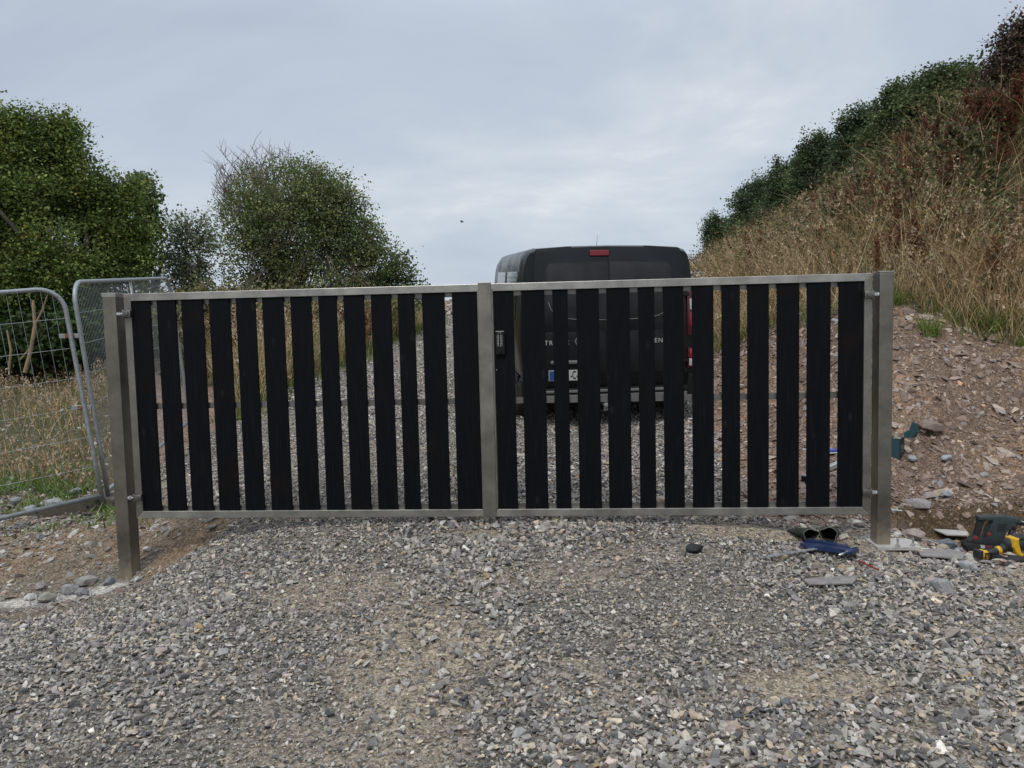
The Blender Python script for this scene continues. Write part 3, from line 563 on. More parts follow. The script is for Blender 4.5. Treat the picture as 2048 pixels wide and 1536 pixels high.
def tree(name, label, cat, base, lobes, nclump, per, spread, size, pal, trunk_r, nlimb, group=None, shell=.55, stems=1, twigs=0, extra=None, barkm='bark', ir=.08, trunkpart='trunk', upb=.4, sub=0, fill=.86):
    bz = h1(base[0], base[1]); B = Vector((base[0], base[1], bz)); root = empty(name, B, label, cat, group)
    Lw = px_lobes(lobes)
    if sub:
        L2 = []
        for l in Lw:
            for k in range(sub):
                d = Vector((random.gauss(0, 1), random.gauss(0, 1), random.gauss(.15, 1))).normalized(); q = random.uniform(.28, .46)
                L2.append((l[0]+d.x*l[3]*.66, l[1]+d.y*l[4]*.66, l[2]+d.z*l[5]*.66, l[3]*q, l[4]*q, l[5]*q))
        L2 += [(l[0], l[1], l[2], l[3]*fill, l[4]*fill, l[5]*fill) for l in Lw]*2
        C = lobe_pts(L2, nclump, shell, ir)
    else: C = lobe_pts(Lw, nclump, shell, ir)
    V, Fc, Cc = leafcloud(C, spread, per, size, pal, upb); V = V-np.array(B)
    link('crown' if trunkpart == 'trunk' else 'foliage', np_mesh('crown', V, Fc, Cc), M['leaf'], root)
    mb = MB(); T = C[rng.choice(len(C), nlimb, replace=False)]-np.array(B)
    for s in range(stems):
        b0 = (random.uniform(-.3, .3)*(stems > 1), random.uniform(-.3, .3)*(stems > 1), -.15)
        branches(mb, b0, T[s::stems], trunk_r/(stems**.5), .5)
    mb.build(trunkpart if trunkpart == 'trunk' else 'stems', M[barkm], root, True)
    if twigs:
        tw = MB(); Q = C[rng.choice(len(C), min(twigs, len(C)), replace=False)]-np.array(B); ctr = np.array([np.mean([l[i] for l in Lw]) for i in range(3)])-np.array(B)
        for q in Q:
            q = Vector(q); dirn = (q-Vector(ctr)); a = q-dirn*.5; tw.tube([a, a.lerp(q, .5)+Vector((random.gauss(0, .05), random.gauss(0, .05), .05)), q+dirn.normalized()*random.uniform(0, .25)], [.014, .009, .003], 3, False)
        tw.build('twigs', M['twig'], root)
    if extra: extra(root, B)
    return root
SYC = [(3, (.12, .165, .042)), (3, (.175, .23, .06)), (1.4, (.075, .105, .035)), (1.6, (.25, .285, .085)), (.12, (.34, .27, .05))]
OLIVE = [(3, (.135, .18, .065)), (2, (.185, .215, .08)), (1.3, (.09, .13, .055)), (1.2, (.24, .23, .10)), (.25, (.21, .15, .08))]
DKGR = [(3, (.06, .092, .045)), (3, (.095, .14, .058)), (1.5, (.038, .058, .032)), (1.6, (.145, .185, .08))]
tree('sycamore_tree', 'large dense green broadleaf tree filling the left edge behind the fence', 'tree', (-9.6, 16.2),
     [(30, 300, 16, 110, 95), (110, 300, 16.5, 75, 85), (0, 420, 15.5, 130, 110), (150, 400, 16.5, 105, 100), (215, 440, 16.5, 75, 90), (60, 540, 15.5, 150, 100), (215, 540, 16.5, 100, 70), (-90, 380, 16, 130, 160), (-120, 560, 16, 150, 130), (150, 620, 17, 170, 70), (130, 262, 16.5, 40, 36), (30, 250, 16, 40, 32), (-30, 260, 16, 60, 50), (0, 660, 17, 160, 60), (255, 385, 16.8, 38, 40), (285, 480, 16.8, 32, 60)],
     8200, 30, .13, .070, SYC, .19, 46, shell=.35, twigs=300, ir=.16, sub=9, upb=.7, fill=.72)
tree('slender_tree', 'small thin light green tree at the right edge of the big tree', 'tree', (-8.6, 18.5), [(290, 400, 18, 28, 45), (300, 450, 18, 22, 40), (280, 500, 18, 30, 60), (285, 365, 18, 18, 18)], 240, 14, .14, .10, [(2, (.13, .17, .06)), (1, (.08, .12, .04))], .05, 26, shell=.3, twigs=80, ir=.2)
def ivy(root, B):
    C0 = []
    for px, t0, t1 in ((548, 470, 600), (505, 400, 600), (560, 520, 610)):
        for k in range(60): p = at(px+random.gauss(0, 9), random.uniform(t0, t1), 20.8); C0.append(p)
    V, Fc, Cc = leafcloud(np.array(C0), .10, 16, .08, [(2, (.10, .16, .03)), (1, (.06, .10, .02))]); link('ivy', np_mesh('ivy', V-np.array(B), Fc, Cc), M['leaf'], root)
    tw = MB()
    for k in range(46):
        p0 = Vector(at(random.uniform(450, 590), random.uniform(400, 470), 21.5))-B; p1 = Vector(at(random.uniform(425, 590), random.uniform(285, 350), 21.5))-B
        if k % 3 == 0: p1 = Vector(at(random.uniform(420, 460), random.uniform(320, 420), 21.5))-B
        m1 = p0.lerp(p1, .5)+Vector((random.gauss(0, .12), random.gauss(0, .12), .05)); tw.tube([p0, m1, p1], [.022, .014, .004], 4, False)
        for j in range(9):
            a = p0.lerp(p1, random.uniform(.3, .95)); b = a+Vector((random.gauss(0, .22), random.gauss(0, .2), random.uniform(.12, .5))); tw.tube([a, a.lerp(b, .5)+Vector((random.gauss(0, .03), 0, .02)), b], [.009, .006, .003], 3, False)
    tw.build('bare_twigs', M['twig'], root)
tree('ash_tree', 'domed open tree with bare twigs on top and ivy on its stems', 'tree', (-6.6, 21.5),
     [(560, 380, 21, 95, 70), (640, 420, 21, 85, 75), (690, 480, 21, 75, 70), (500, 440, 21, 70, 70), (570, 480, 21, 110, 80), (720, 540, 21, 70, 50), (610, 350, 21, 55, 38), (670, 380, 21, 50, 42), (480, 520, 21, 60, 60), (640, 560, 21, 120, 50), (720, 430, 21, 30, 50), (765, 520, 21, 45, 40), (600, 450, 21, 130, 105), (720, 480, 21, 60, 60), (740, 500, 21, 50, 45), (650, 390, 21, 70, 60), (560, 600, 21, 140, 40), (700, 600, 21, 110, 40)],
     3500, 18, .12, .066, OLIVE, .11, 100, shell=.5, stems=8, twigs=800, extra=ivy, ir=.12, sub=6, fill=.93)
tree('hazel_shrub', 'thin airy grey green shrub between the big tree and the domed tree', 'shrub', (-8.1, 19.5),
     [(360, 480, 19, 45, 60), (400, 500, 19, 45, 70), (340, 540, 19, 45, 45), (390, 560, 19, 60, 40), (350, 450, 19, 26, 30), (415, 450, 19, 25, 40)], 330, 12, .12, .075, [(3, (.17, .22, .12)), (2, (.22, .24, .14)), (1, (.12, .16, .08))], .06, 60, shell=.25, stems=5, twigs=260, ir=.2, sub=6)
tree('elder_shrub', 'low dark green shrub tapering off at the right end of the tree group', 'shrub', (-2.9-.7, 23), [(790, 545, 22, 26, 38), (820, 560, 22, 20, 26), (760, 570, 22, 40, 30), (812, 520, 22, 12, 22), (835, 590, 22, 22, 30), (780, 600, 22, 60, 30)], 330, 18, .15, .09, DKGR+OLIVE[:2], .04, 26, stems=3, trunkpart='stems', shell=.3, twigs=60, ir=.2)
# bushes along the bank crest
for i, (lob, lab) in enumerate([
    ([(1440, 462, 28, 26, 24), (1425, 490, 28, 18, 22), (1465, 490, 28, 40, 36), (1440, 520, 28, 40, 26)], 'lowest and farthest dark green bush at the left end of the crest row'),
    ([(1500, 410, 25, 40, 38), (1530, 380, 25, 30, 28), (1510, 450, 25, 60, 42), (1540, 430, 25, 50, 50)], 'second dark bush from the left end of the crest row'),
    ([(1590, 345, 22, 34, 30), (1570, 375, 22, 40, 40), (1600, 400, 22, 55, 50), (1570, 420, 22, 60, 40)], 'third bush along the crest, spiky topped and dark'),
    ([(1650, 300, 20, 34, 28), (1670, 340, 20, 50, 50), (1640, 370, 20, 60, 50), (1620, 330, 20, 30, 30)], 'dark bush in the middle of the crest row'),
    ([(1730, 245, 18.5, 34, 32), (1715, 285, 18.5, 40, 45), (1750, 290, 18.5, 60, 50), (1715, 330, 18.5, 60, 40)], 'tall dark bush right of the middle of the crest row'),
    ([(1800, 205, 17, 40, 34), (1790, 245, 17, 50, 45), (1830, 240, 17, 60, 50), (1780, 290, 17, 60, 40)], 'second bush from the right in the crest row, mid green'),
    ([(1870, 172, 16, 40, 30), (1900, 190, 16, 50, 40), (1860, 220, 16, 60, 45), (1925, 170, 16, 36, 40)], 'rightmost green bush of the crest row, beside the dark red one')]):
    Yc = lob[0][2]; p = at(lob[2][0], lob[2][1]+20, Yc)
    mid = [(3, (.085, .115, .045)), (2, (.13, .165, .065)), (1, (.05, .07, .035))]
    top = min(lob, key=lambda q: q[1]-q[4]); rs = random.Random(60+i)
    lob = lob+[(top[0]+rs.uniform(-46, 30), top[1]-top[4]*.5+rs.uniform(-8, 26), Yc, rs.uniform(7, 11), rs.uniform(18, 34)) for _ in range(4)]
    tree('evergreen_bush', lab, 'bush', (p[0], p[1]), [(a, b, c_, rx*1.12, ry*1.15) for a, b, c_, rx, ry in lob], 1000, 30, .10, .065, mid if i in (5, 6) else DKGR, .05, 24, group='bushes along the crest of the right bank', trunkpart='stems', stems=4, shell=.3, twigs=140, ir=.25, upb=.6, sub=9)
tree('bramble_bush', 'dark reddish brown bush at the top right corner of the bank', 'bush', tuple(at(2010, 190, 12.6)[:2]), [(2020, 100, 12.5, 34, 45), (2000, 150, 12.5, 42, 50), (2060, 90, 12.5, 50, 60), (2060, 160, 12.5, 70, 60), (2040, 70, 12.5, 20, 26)], 520, 26, .09, .055,
     [(3, (.055, .035, .028)), (2, (.09, .05, .035)), (1, (.15, .11, .09)), (1, (.035, .04, .02))], .03, 60, trunkpart='stems', stems=5, shell=.2, twigs=120, ir=.2)

# ------------------------------------------------------------------ docks, thistles, tufts (individual plants)
def mk_dock(hue, H, name='dock_plant'):
    st = MB(); nst = random.randint(2, 4); Ps = []
    for k in range(nst):
        a = random.uniform(0, 6.28); ln = random.uniform(.02, .2); top = Vector((math.cos(a)*ln, math.sin(a)*ln, H*random.uniform(.75, 1)))
        st.tube([(0, 0, -.05), top*.5+Vector((random.gauss(0, .02), 0, 0)), top], [.006, .005, .003], 4, False)
        for j in range(26):
            u = random.uniform(.4, 1); Ps.append(top*u)
            if j % 5 == 0:
                b = top*u; e = b+Vector((random.gauss(0, .07), random.gauss(0, .07), .13)); st.tube([b, e], [.003, .002], 3, False)
                for q in range(6): Ps.append(b.lerp(e, q/5))
    P = np.array([p[:] for p in Ps]); V, Fc, Cc = leafcloud(P, .014, 9, .024, [(3, hue), (1, tuple(h*.6 for h in hue)), (.7, tuple(min(1, h*1.5) for h in hue))])
    return st.mesh('stem'), np_mesh('seed_head', V, Fc, Cc)
def mk_thistle(H):
    st = MB(); fl = []; lv = []
    for k in range(random.randint(2, 4)):
        a = random.uniform(0, 6.28); ln = random.uniform(.05, .28); top = Vector((math.cos(a)*ln, math.sin(a)*ln, H*random.uniform(.7, 1)))
        st.tube([(0, 0, -.05), top*.5, top], [.006, .005, .003], 4, False)
        for j in range(14): lv.append(top*random.uniform(.1, .95))
        for j in range(random.randint(4, 7)):
            b = top*random.uniform(.7, 1); e = b+Vector((random.gauss(0, .08), random.gauss(0, .08), random.uniform(.02, .12))); st.tube([b, e], [.003, .002], 3, False); fl.append(e)
    V, Fc, Cc = leafcloud(np.array([p[:] for p in lv]), .03, 5, .085, [(2, (.10, .12, .05)), (1, (.16, .14, .07)), (1, (.07, .09, .04))])
    A_ = heads(np.array([p[:] for p in fl]), .017, np.tile(np.array([[.56, .49, .40]]), (len(fl), 1))*rng.uniform(.6, 1.15, (len(fl), 1)), 24)
    return st.mesh('stem'), np_mesh('leaves', V, Fc, Cc), np_mesh('seed_fluff', *A_)
M['stalk'] = mat('stalk', (.16, .12, .06), .85)
dockA = [mk_dock((.135, .048, .03), random.uniform(.7, 1.1)) for _ in range(4)]; dockB = [mk_dock((.20, .095, .05), random.uniform(.7, 1.1)) for _ in range(3)]
thA = [mk_thistle(random.uniform(.8, 1.15)) for _ in range(5)]
def ray_ground(px, py, y0=5., y1=34.):
    a, b = None, None
    for Y in np.arange(y0, y1, .15):
        p = at(px, py, Y)
        if p[2] < h1(p[0], p[1]): return p[0], p[1]
    return None
def plant(kind, X_, Y_, s, label, grp):
    parts = {'dock': random.choice(dockA), 'brown': random.choice(dockB), 'thistle': random.choice(thA)}[kind]
    nm = {'dock': 'dock_plant', 'brown': 'dock_plant', 'thistle': 'thistle'}[kind]
    o = empty(nm, (X_, Y_, h1(X_, Y_)), label, {'thistle': 'thistle'}.get(kind, 'dock'), grp, rz=random.uniform(0, 6.28)); o.scale = (s, s, s)
    for me in parts:
        q = link(me.name.split('.')[0], me, M['stalk'] if me.name.startswith('stem') else M['grass'], o)
        if me.name.startswith('seed_fluff'): q['kind'] = 'stuff'
def in_poly_pts(n, polys):
    out = []
    while len(out) < n:
        x0, y0, x1, y1 = random.choice(polys); sh = 45 if y0 < 450 else 0; out.append((random.uniform(x0, x1), random.uniform(y0, y1)+sh))
    return out
for px, py in in_poly_pts(34, [(1950, 260, 2048, 420), (1850, 300, 1950, 420), (1780, 280, 1850, 420), (1760, 360, 1850, 430), (1640, 410, 1700, 460), (1980, 200, 2048, 320), (1900, 220, 1980, 330), (1700, 340, 1780, 400)]):
    q = ray_ground(px, py)
    if q: plant('dock', q[0], q[1], random.uniform(.7, 1.1), 'rust red dock in the weeds high on the right bank', 'rust red docks high on the right bank')
for px, py in in_poly_pts(9, [(1700, 520, 2040, 610), (1780, 480, 2048, 560)]):
    q = ray_ground(px, py)
    if q: plant('dock', q[0], q[1], random.uniform(.6, .9), 'dark red dock standing in the straw grass right of the gate', 'dark red docks in the straw grass')
for px, py in in_poly_pts(10, [(1500, 480, 2048, 620), (1640, 400, 1900, 500)]):
    q = ray_ground(px, py)
    if q: plant('brown', q[0], q[1], random.uniform(.7, 1.1), 'brown seeded dock in the dry grass of the right bank', 'brown docks in the dry grass')
for px, py in in_poly_pts(120, [(1800, 180, 1960, 300), (1660, 330, 1800, 400), (1700, 300, 1830, 420), (1580, 400, 1700, 470), (1850, 280, 2000, 400), (1960, 150, 2040, 260), (1560, 430, 1640, 500)]):
    q = ray_ground(px, py)
    if q: plant('thistle', q[0], q[1], random.uniform(.6, .95), 'thistle with fluffy white seed heads on the right bank', 'fluffy thistles on the right bank')
for k in range(14):
    q = (random.uniform(-6.2, -4.9), random.uniform(13, 17.5)); plant('thistle', q[0], q[1], random.uniform(1.2, 1.6), 'pale fluffy weed in front of the domed tree above the gate rail', 'pale weeds in front of the domed tree')
for k in range(8):
    q = ray_ground(random.uniform(660, 770), random.uniform(690, 720))
    if q: plant('dock', q[0]-.2, q[1], 1.1, 'red dock seen between the boards of the left gate leaf', 'red docks beyond the left gate leaf')
def mk_tuft(H, n, pal, w=.010):
    P = rng.normal(0, .05, (n, 3)); P[:, 2] = 0; return np_mesh('blades', *blades(P, H, w, palette(n, pal), .5, .7))
tg = [mk_tuft(.3, 130, [(2, (.17, .23, .05)), (2, (.12, .17, .04)), (1, (.25, .27, .09))]) for _ in range(3)]
for px, py, lab in [(1858, 672, 'bright green grass tuft at the top of the bare shale right of the post'), (1985, 675, 'bright green grass tuft near the right edge on the shale'), (1950, 660, 'green grass tuft left of the one near the right edge'), (1800, 610, 'grass tuft just behind the top of the right gate post'), (1490, 650, 'green tuft seen between boards of the right gate leaf'),
                    (2040, 700, 'small grass tuft at the right picture edge'), (528, 740, 'bright grass tuft between boards of the left gate leaf'), (740, 700, 'green tuft beside the track seen through the left leaf'), (420, 735, 'dark leafy green clump beyond the left gate leaf'), (482, 845, 'small weed in the gravel behind the left leaf')]:
    q = ray_ground(px, py)
    if q:
        dk = 'dark' in lab
        me = mk_tuft(.4, 120, [(2, (.035, .07, .02)), (1, (.06, .11, .03))], .03) if dk else random.choice(tg)
        o = link('grass_tuft', me, M['grass']); o.location = (q[0], q[1], h1(*q)); tag(o, lab, 'tuft', 'single grass tufts'); s = .35 if 'small' in lab else random.uniform(.75, 1); o.scale = (s, s, s); o.rotation_euler.z = random.uniform(0, 6)
# thin dead sapling behind the fence on the left
sap = MB(); b0 = at(62, 740, 13); 
def pp(px, py, Y=13.): return Vector(at(px, py, Y))
for pts, rs in [([(50, 745), (62, 700), (70, 650), (66, 600)], [.035, .03, .028, .02]), ([(70, 650), (85, 620), (95, 590)], [.018, .014, .008]), ([(66, 690), (40, 720)], [.015, .012]), ([(18, 740), (22, 700), (14, 660)], [.022, .02, .012])]:
    sap.tube([pp(*q)-Vector((b0[0], b0[1], h1(b0[0], b0[1]))) for q in pts], rs, 6, False)
o = sap.build('dead_sapling', mat('pale_bark', (.26, .18, .11), .9, noise=(8, .3)), None, True); o.location = (b0[0], b0[1], h1(b0[0], b0[1])); tag(o, 'pale bare branching stem in front of the big tree behind the fence', 'sapling')
# undergrowth between grass and trees on the left
root = None
tree('undergrowth_shrub', 'dark green undergrowth below the big tree behind the fence', 'shrub', (-9.5, 14.8), [(40, 690, 14.5, 120, 50), (150, 680, 14.5, 90, 55), (220, 690, 15, 70, 50), (-80, 690, 14.5, 100, 60), (280, 640, 16, 60, 50), (110, 640, 15.5, 110, 50)], 900, 24, .17, .10, [(3, (.03, .055, .016)), (2, (.05, .085, .02)), (1, (.02, .035, .012))], .04, 20, trunkpart='stems', stems=4, shell=.3, ir=.15)
tree('hedge_shrub', 'olive green overgrown hedge seen through the left gate leaf', 'shrub', (-6.2, 15.5), [(330, 620, 15, 60, 40), (420, 610, 15, 70, 35), (510, 620, 16, 70, 35), (600, 620, 17, 70, 35), (690, 625, 18, 60, 32), (770, 620, 20, 50, 25)], 700, 20, .17, .08, [(3, (.17, .165, .065)), (2, (.23, .19, .10)), (1, (.09, .10, .04))], .03, 20, trunkpart='stems', stems=4, shell=.3, ir=.2)

# heap of stones beyond the van, at right, and pale stones at the track crest
def heap(px, py, Y, wpx, hpx, label, pal):
    p = at(px, py, Y); n = 420; w = wpx/F*Y/2; h = hpx/F*Y; X = rng.normal(0, w*.5, n); Y2 = rng.normal(0, w*.5, n); r = np.sqrt(X**2+Y2**2)/w
    Z = np.clip(1-r, 0, 1)*h; k = r < 1; P = np.stack([X[k], Y2[k], Z[k]], -1)
    mb = stones('stone_heap', P, rng.uniform(.06, .16, k.sum()), palette(k.sum(), pal), ANG, .6, .5); mb.location = (p[0], p[1], h1(p[0], p[1])-.05)
    tag(mb, label, 'heap', kind='stuff')
heap(1392, 540, 17, 60, 62, 'grey stone heap just right of the van roof', GREY)
heap(898, 612, 33, 60, 30, 'pale stone heap at the crest of the track', [(1, (.5, .46, .42)), (1, (.35, .27, .22))])

# ------------------------------------------------------------------ gate
GA = np.array([-2.9308, 5.5583]); GB = np.array([2.5536, 5.1446]); GE = (GB-GA)/5.5; GN = np.array([-GE[1], GE[0]]); GRZ = math.atan2(GE[1], GE[0])
ZT = .314+CZ; ZB = -1.318+CZ     # top and bottom of the leaf frame
def gx(px, py, dep=0.):
    """position along the gate line and height for a surveyed pixel on the plane dep behind the gate front"""
    d = _fw*F+_rt*(px-1024)-_up*(py-768); o = GA+GN*dep; t = (o @ GN)/(d[:2] @ GN); q = d*t+CAMP; return float((q[:2]-o) @ GE), float(q[2])
def gpt(x, dep, z): q = GA+GE*x+GN*dep; return (q[0], q[1], z)
R45 = .0012
def tubeframe(mb, x0, x1, z0, z1, y0, y1):
    mb.bbox(x0, x1, y0, y1, z0, z1, .004)
BL = [(262.5, 301, 288, 321), (313, 351, 336, 372), (363, 407, 383, 424), (418, 461, 438, 477), (472.5, 509.6, 490, 529.7), (523, 565.6, 543.8, 585), (580.6, 622, 597.8, 639), (637, 672.5, 653, 689), (687.5, 728, 701.6, 742), (742.5, 783, 756, 795), (796, 829.7, 809, 840.6), (844.7, 889.7, 856, 900.6), (904.7, 950, 914.7, 961)]
BR = [(987, 1028, 995, 1035), (1043.4, 1090, 1050.5, 1096), (1105, 1136.4, 1113, 1142), (1152.8, 1198, 1159, 1204), (1214, 1260, 1218, 1264), (1276, 1309, 1281, 1313), (1327, 1368, 1329, 1369), (1383.3, 1427, 1387, 1429), (1443.6, 1480.8, 1444.5, 1480), (1495.7, 1539, 1495, 1537), (1555, 1600, 1553, 1597), (1614.5, 1663, 1613, 1658), (1677.8, 1733, 1675, 1726)]
xLs = gx(249, 592)[0]; xRe = gx(1748, 560)[0]; xc0 = gx(958, 600)[0]; xc1 = gx(982, 600)[0]
xLs = (xLs+gx(270, 1030)[0])/2; xRe = (xRe+gx(1738, 1020)[0])/2; xm = (xc0+xc1)/2
def leaf(name, label, x0, x1, boards, inner_left):
    base = gpt(x0 if not inner_left else x1, .025, ZB); root = empty(name, base, label, 'gate', rz=GRZ)
    ox = x0 if not inner_left else x1; oz = ZB
    def B(n, m, f, **k):
        mb = MB(); f(mb); mb.v = [(v[0]-ox, v[1]-.025, v[2]-oz) for v in mb.v]; return mb.build(n, m, root, **k)
    w = .052; D = .05
    # mitred frame rails: trapezoids so that the joint shows at 45 degrees
    def rail(pts): return lambda mb: mb.prism(pts, 0, D, .0025)
    e = R45
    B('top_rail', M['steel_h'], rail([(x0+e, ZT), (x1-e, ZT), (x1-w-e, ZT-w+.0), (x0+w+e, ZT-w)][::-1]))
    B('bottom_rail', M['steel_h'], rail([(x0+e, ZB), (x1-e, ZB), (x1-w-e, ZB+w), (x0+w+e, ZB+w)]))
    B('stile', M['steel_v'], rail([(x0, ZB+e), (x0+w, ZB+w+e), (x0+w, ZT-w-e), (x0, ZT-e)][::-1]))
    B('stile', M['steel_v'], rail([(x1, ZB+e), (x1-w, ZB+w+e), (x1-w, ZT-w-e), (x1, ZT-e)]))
    for i, (a, b, c, d) in enumerate(boards):
        xa = (gx(a, 605, .012)[0]+gx(c, 1017, .012)[0])/2; xb = (gx(b, 605, .012)[0]+gx(d, 1017, .012)[0])/2
        if i == 0: xa = x0+w+.002
        if i == len(boards)-1: xb = x1-w-.002
        if i == 0 and inner_left: xa = x0+w+.003
        dy = random.uniform(-.0015, .0015)
        o = B('board', M['charred'], lambda mb: mb.bbox(xa, xb, .011+dy, .031+dy, ZB+w+.001+random.uniform(0, .002), ZT-w-.001, .003))
    for z0, z1 in ((ZT-w-.032, ZT-w-.0005), (ZB+w+.0005, ZB+w+.032), ((gx(700, 800, .04)[1]), gx(700, 812, .04)[1])):
        z0, z1 = min(z0, z1), max(z0, z1)
        if z1-z0 < .03 or True: pass
        B('crossbar', M['steel_back'], lambda mb: mb.box(x0+w-.001, x1-w+.001, .0345, .0415, z0, max(z1, z0+.028)))
    return root, B, ox
leafL, BLf, oxL = leaf('gate_leaf', 'left leaf of the steel framed gate with thirteen charred black boards', xLs, xm-.003, BL, False)
leafR, BRf, oxR = leaf('gate_leaf', 'right leaf of the black boarded gate, the one carrying the keypad lock', xm+.003, xRe, BR, True)
BLf('cover_strip', M['steel_v'], lambda mb: mb.bbox(xm-.047, xm+.043, -.0065, -.0005, ZB-.006, ZT+.010, .002))
BLf('drop_bolt', M['steel_back'], lambda mb: (mb.cyl((xm-.005, .03, ZB+.15), (xm-.005, .03, .02), .008), ))
for root, B, xs_, sg in ((leafL, BLf, xLs, 1), (leafR, BRf, xRe, -1)):
    for zz in (gx(250, 628)[1], gx(265, 995)[1]):
        def hin(mb):
            xa, xb = sorted((xs_+sg*.003, xs_+sg*.058)); mb.bbox(xa, xb, -.026, -.0005, zz-.024, zz+.024, .004)
            xa, xb = sorted((xs_-sg*.004, xs_+sg*.010)); mb.bbox(xa, xb, -.024, -.003, zz-.030, zz+.030, .003)
            mb.lathe([(.0, 0), (.013, 0), (.015, .003), (.013, .008), (0, .009)], Matrix.Translation((xs_+sg*.033, -.024, zz)) @ Matrix.Rotation(PI/2, 4, 'X'), 6)
        shade_auto(B('hinge_box', M['steel_back'], hin))
# keypad lock on the first board of the right leaf
kx0, kz1 = gx(990.5, 662, -.01); kx1, kz0 = gx(1010, 709, -.01); kx0 = max(kx0, xm+.003+.052+.004)
lock = BRf('keypad_lock', M['black_plastic'], lambda mb: mb.bbox(kx0, kx1, -.018, .0108, kz0, kz1, .005))
def LB(n, m, f):
    mb = MB(); f(mb); mb.v = [(v[0]-oxR, v[1]-.025, v[2]-ZB) for v in mb.v]; return mb.build(n, m, lock)
LB('top_edge', M['zinc'], lambda mb: mb.box(kx0+.003, kx1-.004, -.0182, -.0165, kz1-.0045, kz1-.001))
M['print'] = mat('white_print', (.32, .32, .31), .5)
kw = kx1-kx0; kh = kz1-kz0; kc = kx0+kw*.47
for r_ in range(7):
    for s in (-1, 1):
        zc = kz1-kh*(.21+.0635*r_); LB('button', M['zinc'], lambda mb: (mb.lathe([(.0038, 0), (.0038, .003), (.003, .0042)], Matrix.Translation((kc+s*.0085, -.0175, zc)) @ Matrix.Rotation(PI/2, 4, 'X'), 10)))
        LB('button_mark', M['print'], lambda mb: mb.box(kc+s*.0165-.002, kc+s*.0165+.002, -.0187, -.0175, zc-.003, zc+.002))
LB('arc_mark', M['print'], lambda mb: [mb.tube([(kc+.016*math.cos(a), -.0183, z_+.007*math.sin(a)) for a in np.linspace(.4, PI-.4, 7)], .0008, 4) for z_ in (kz1-kh*.105, kz1-kh*.16, kz1-kh*.68)])
LB('knob', M['black_plastic'], lambda mb: mb.lathe([(.012, 0), (.012, .012), (.01, .016)], Matrix.Translation((kc, -.0175, kz0+kh*.14)) @ Matrix.Rotation(PI/2, 4, 'X'), 16))
BRf('screw', M['zinc'], lambda mb: mb.lathe([(.004, 0), (.003, .002)], Matrix.Translation((gx(993, 740)[0], .0105, gx(993, 740)[1])) @ Matrix.Rotation(PI/2, 4, 'X'), 8))

# posts
def post(label, x0, x1, zbase, inner, plates):
    root = empty('gate_post', gpt((x0+x1)/2, .04, zbase), label, 'post', 'steel posts of the double gate', rz=GRZ); cx = (x0+x1)/2
    def B(n, m, f, **k):
        mb = MB(); f(mb); mb.v = [(v[0]-cx, v[1]-.04, v[2]-zbase) for v in mb.v]; return mb.build(n, m, root, **k)
    y0, y1 = -.026, .098
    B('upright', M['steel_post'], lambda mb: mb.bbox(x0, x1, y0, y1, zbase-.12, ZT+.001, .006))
    B('cap', M['steel_h'], lambda mb: mb.bbox(x0-.002, x1+.002, y0-.002, y1+.002, ZT-(.022 if inner > 0 else -.0015), ZT+.009, .002))
    xi = x1 if inner > 0 else x0; xs_ = xLs if inner > 0 else xRe
    for zz in (gx(250, 628)[1], gx(265, 995)[1]):
        def bolt(mb):
            mb.cyl((xi-inner*.002, -.013, zz), (xs_-inner*.001, -.013, zz), .0075, 10)
            for q in (.008, .021):
                mb.lathe([(.0, 0), (.016, 0), (.016, .009), (0, .0095)], Matrix.Translation((xi+inner*q, -.013, zz)) @ Matrix.Rotation(inner*PI/2, 4, 'Y'), 6)
            mb.lathe([(.013, 0), (.013, .006)], Matrix.Translation((xi+inner*.002, -.013, zz)) @ Matrix.Rotation(inner*PI/2, 4, 'Y'), 14)
        shade_auto(B('hinge_bolt', M['zinc'], bolt))
    return root, B
M['steel_post'] = steel('brushed_steel_post', (.225, .208, .174), (12, 12, .4), True)  # base lowered in place of reflections of unbuilt dark trees behind the camera
pL0 = (gx(204, 600, -.026)[0]+gx(237, 1140, -.026)[0])/2; pL1 = (gx(232, 600, -.026)[0]+gx(262, 1140, -.026)[0])/2
pR0 = (gx(1759, 560, -.026)[0]+gx(1755, 1060, -.026)[0])/2; pR1 = (gx(1787.5, 560, -.026)[0]+gx(1782, 1070, -.026)[0])/2
print('gate', xLs, xm, xRe, pL0, pL1, pR0, pR1)
postL, _ = post('left square steel gate post standing at the edge of the soil trench', pL0, pL1, -.315, 1, False)
postR, BP = post('right square steel gate post standing on a pale base plate', pR0, pR1, -.075, -1, True)
BP('base_plate', M['plate_pale'], lambda mb: mb.box(pR0-.02, pR1+.17, -.09, .13, -.09, -.069))
for bx, by in ((pR1+.13, -.06), (pR1+.025, -.075)):
    BP('anchor_bolt', M['zinc'], lambda mb: (mb.cyl((bx, by, -.08), (bx, by, -.015), .008, 8), mb.lathe([(.017, 0), (.017, .014)], Matrix.Translation((bx, by, -.069)), 6)))

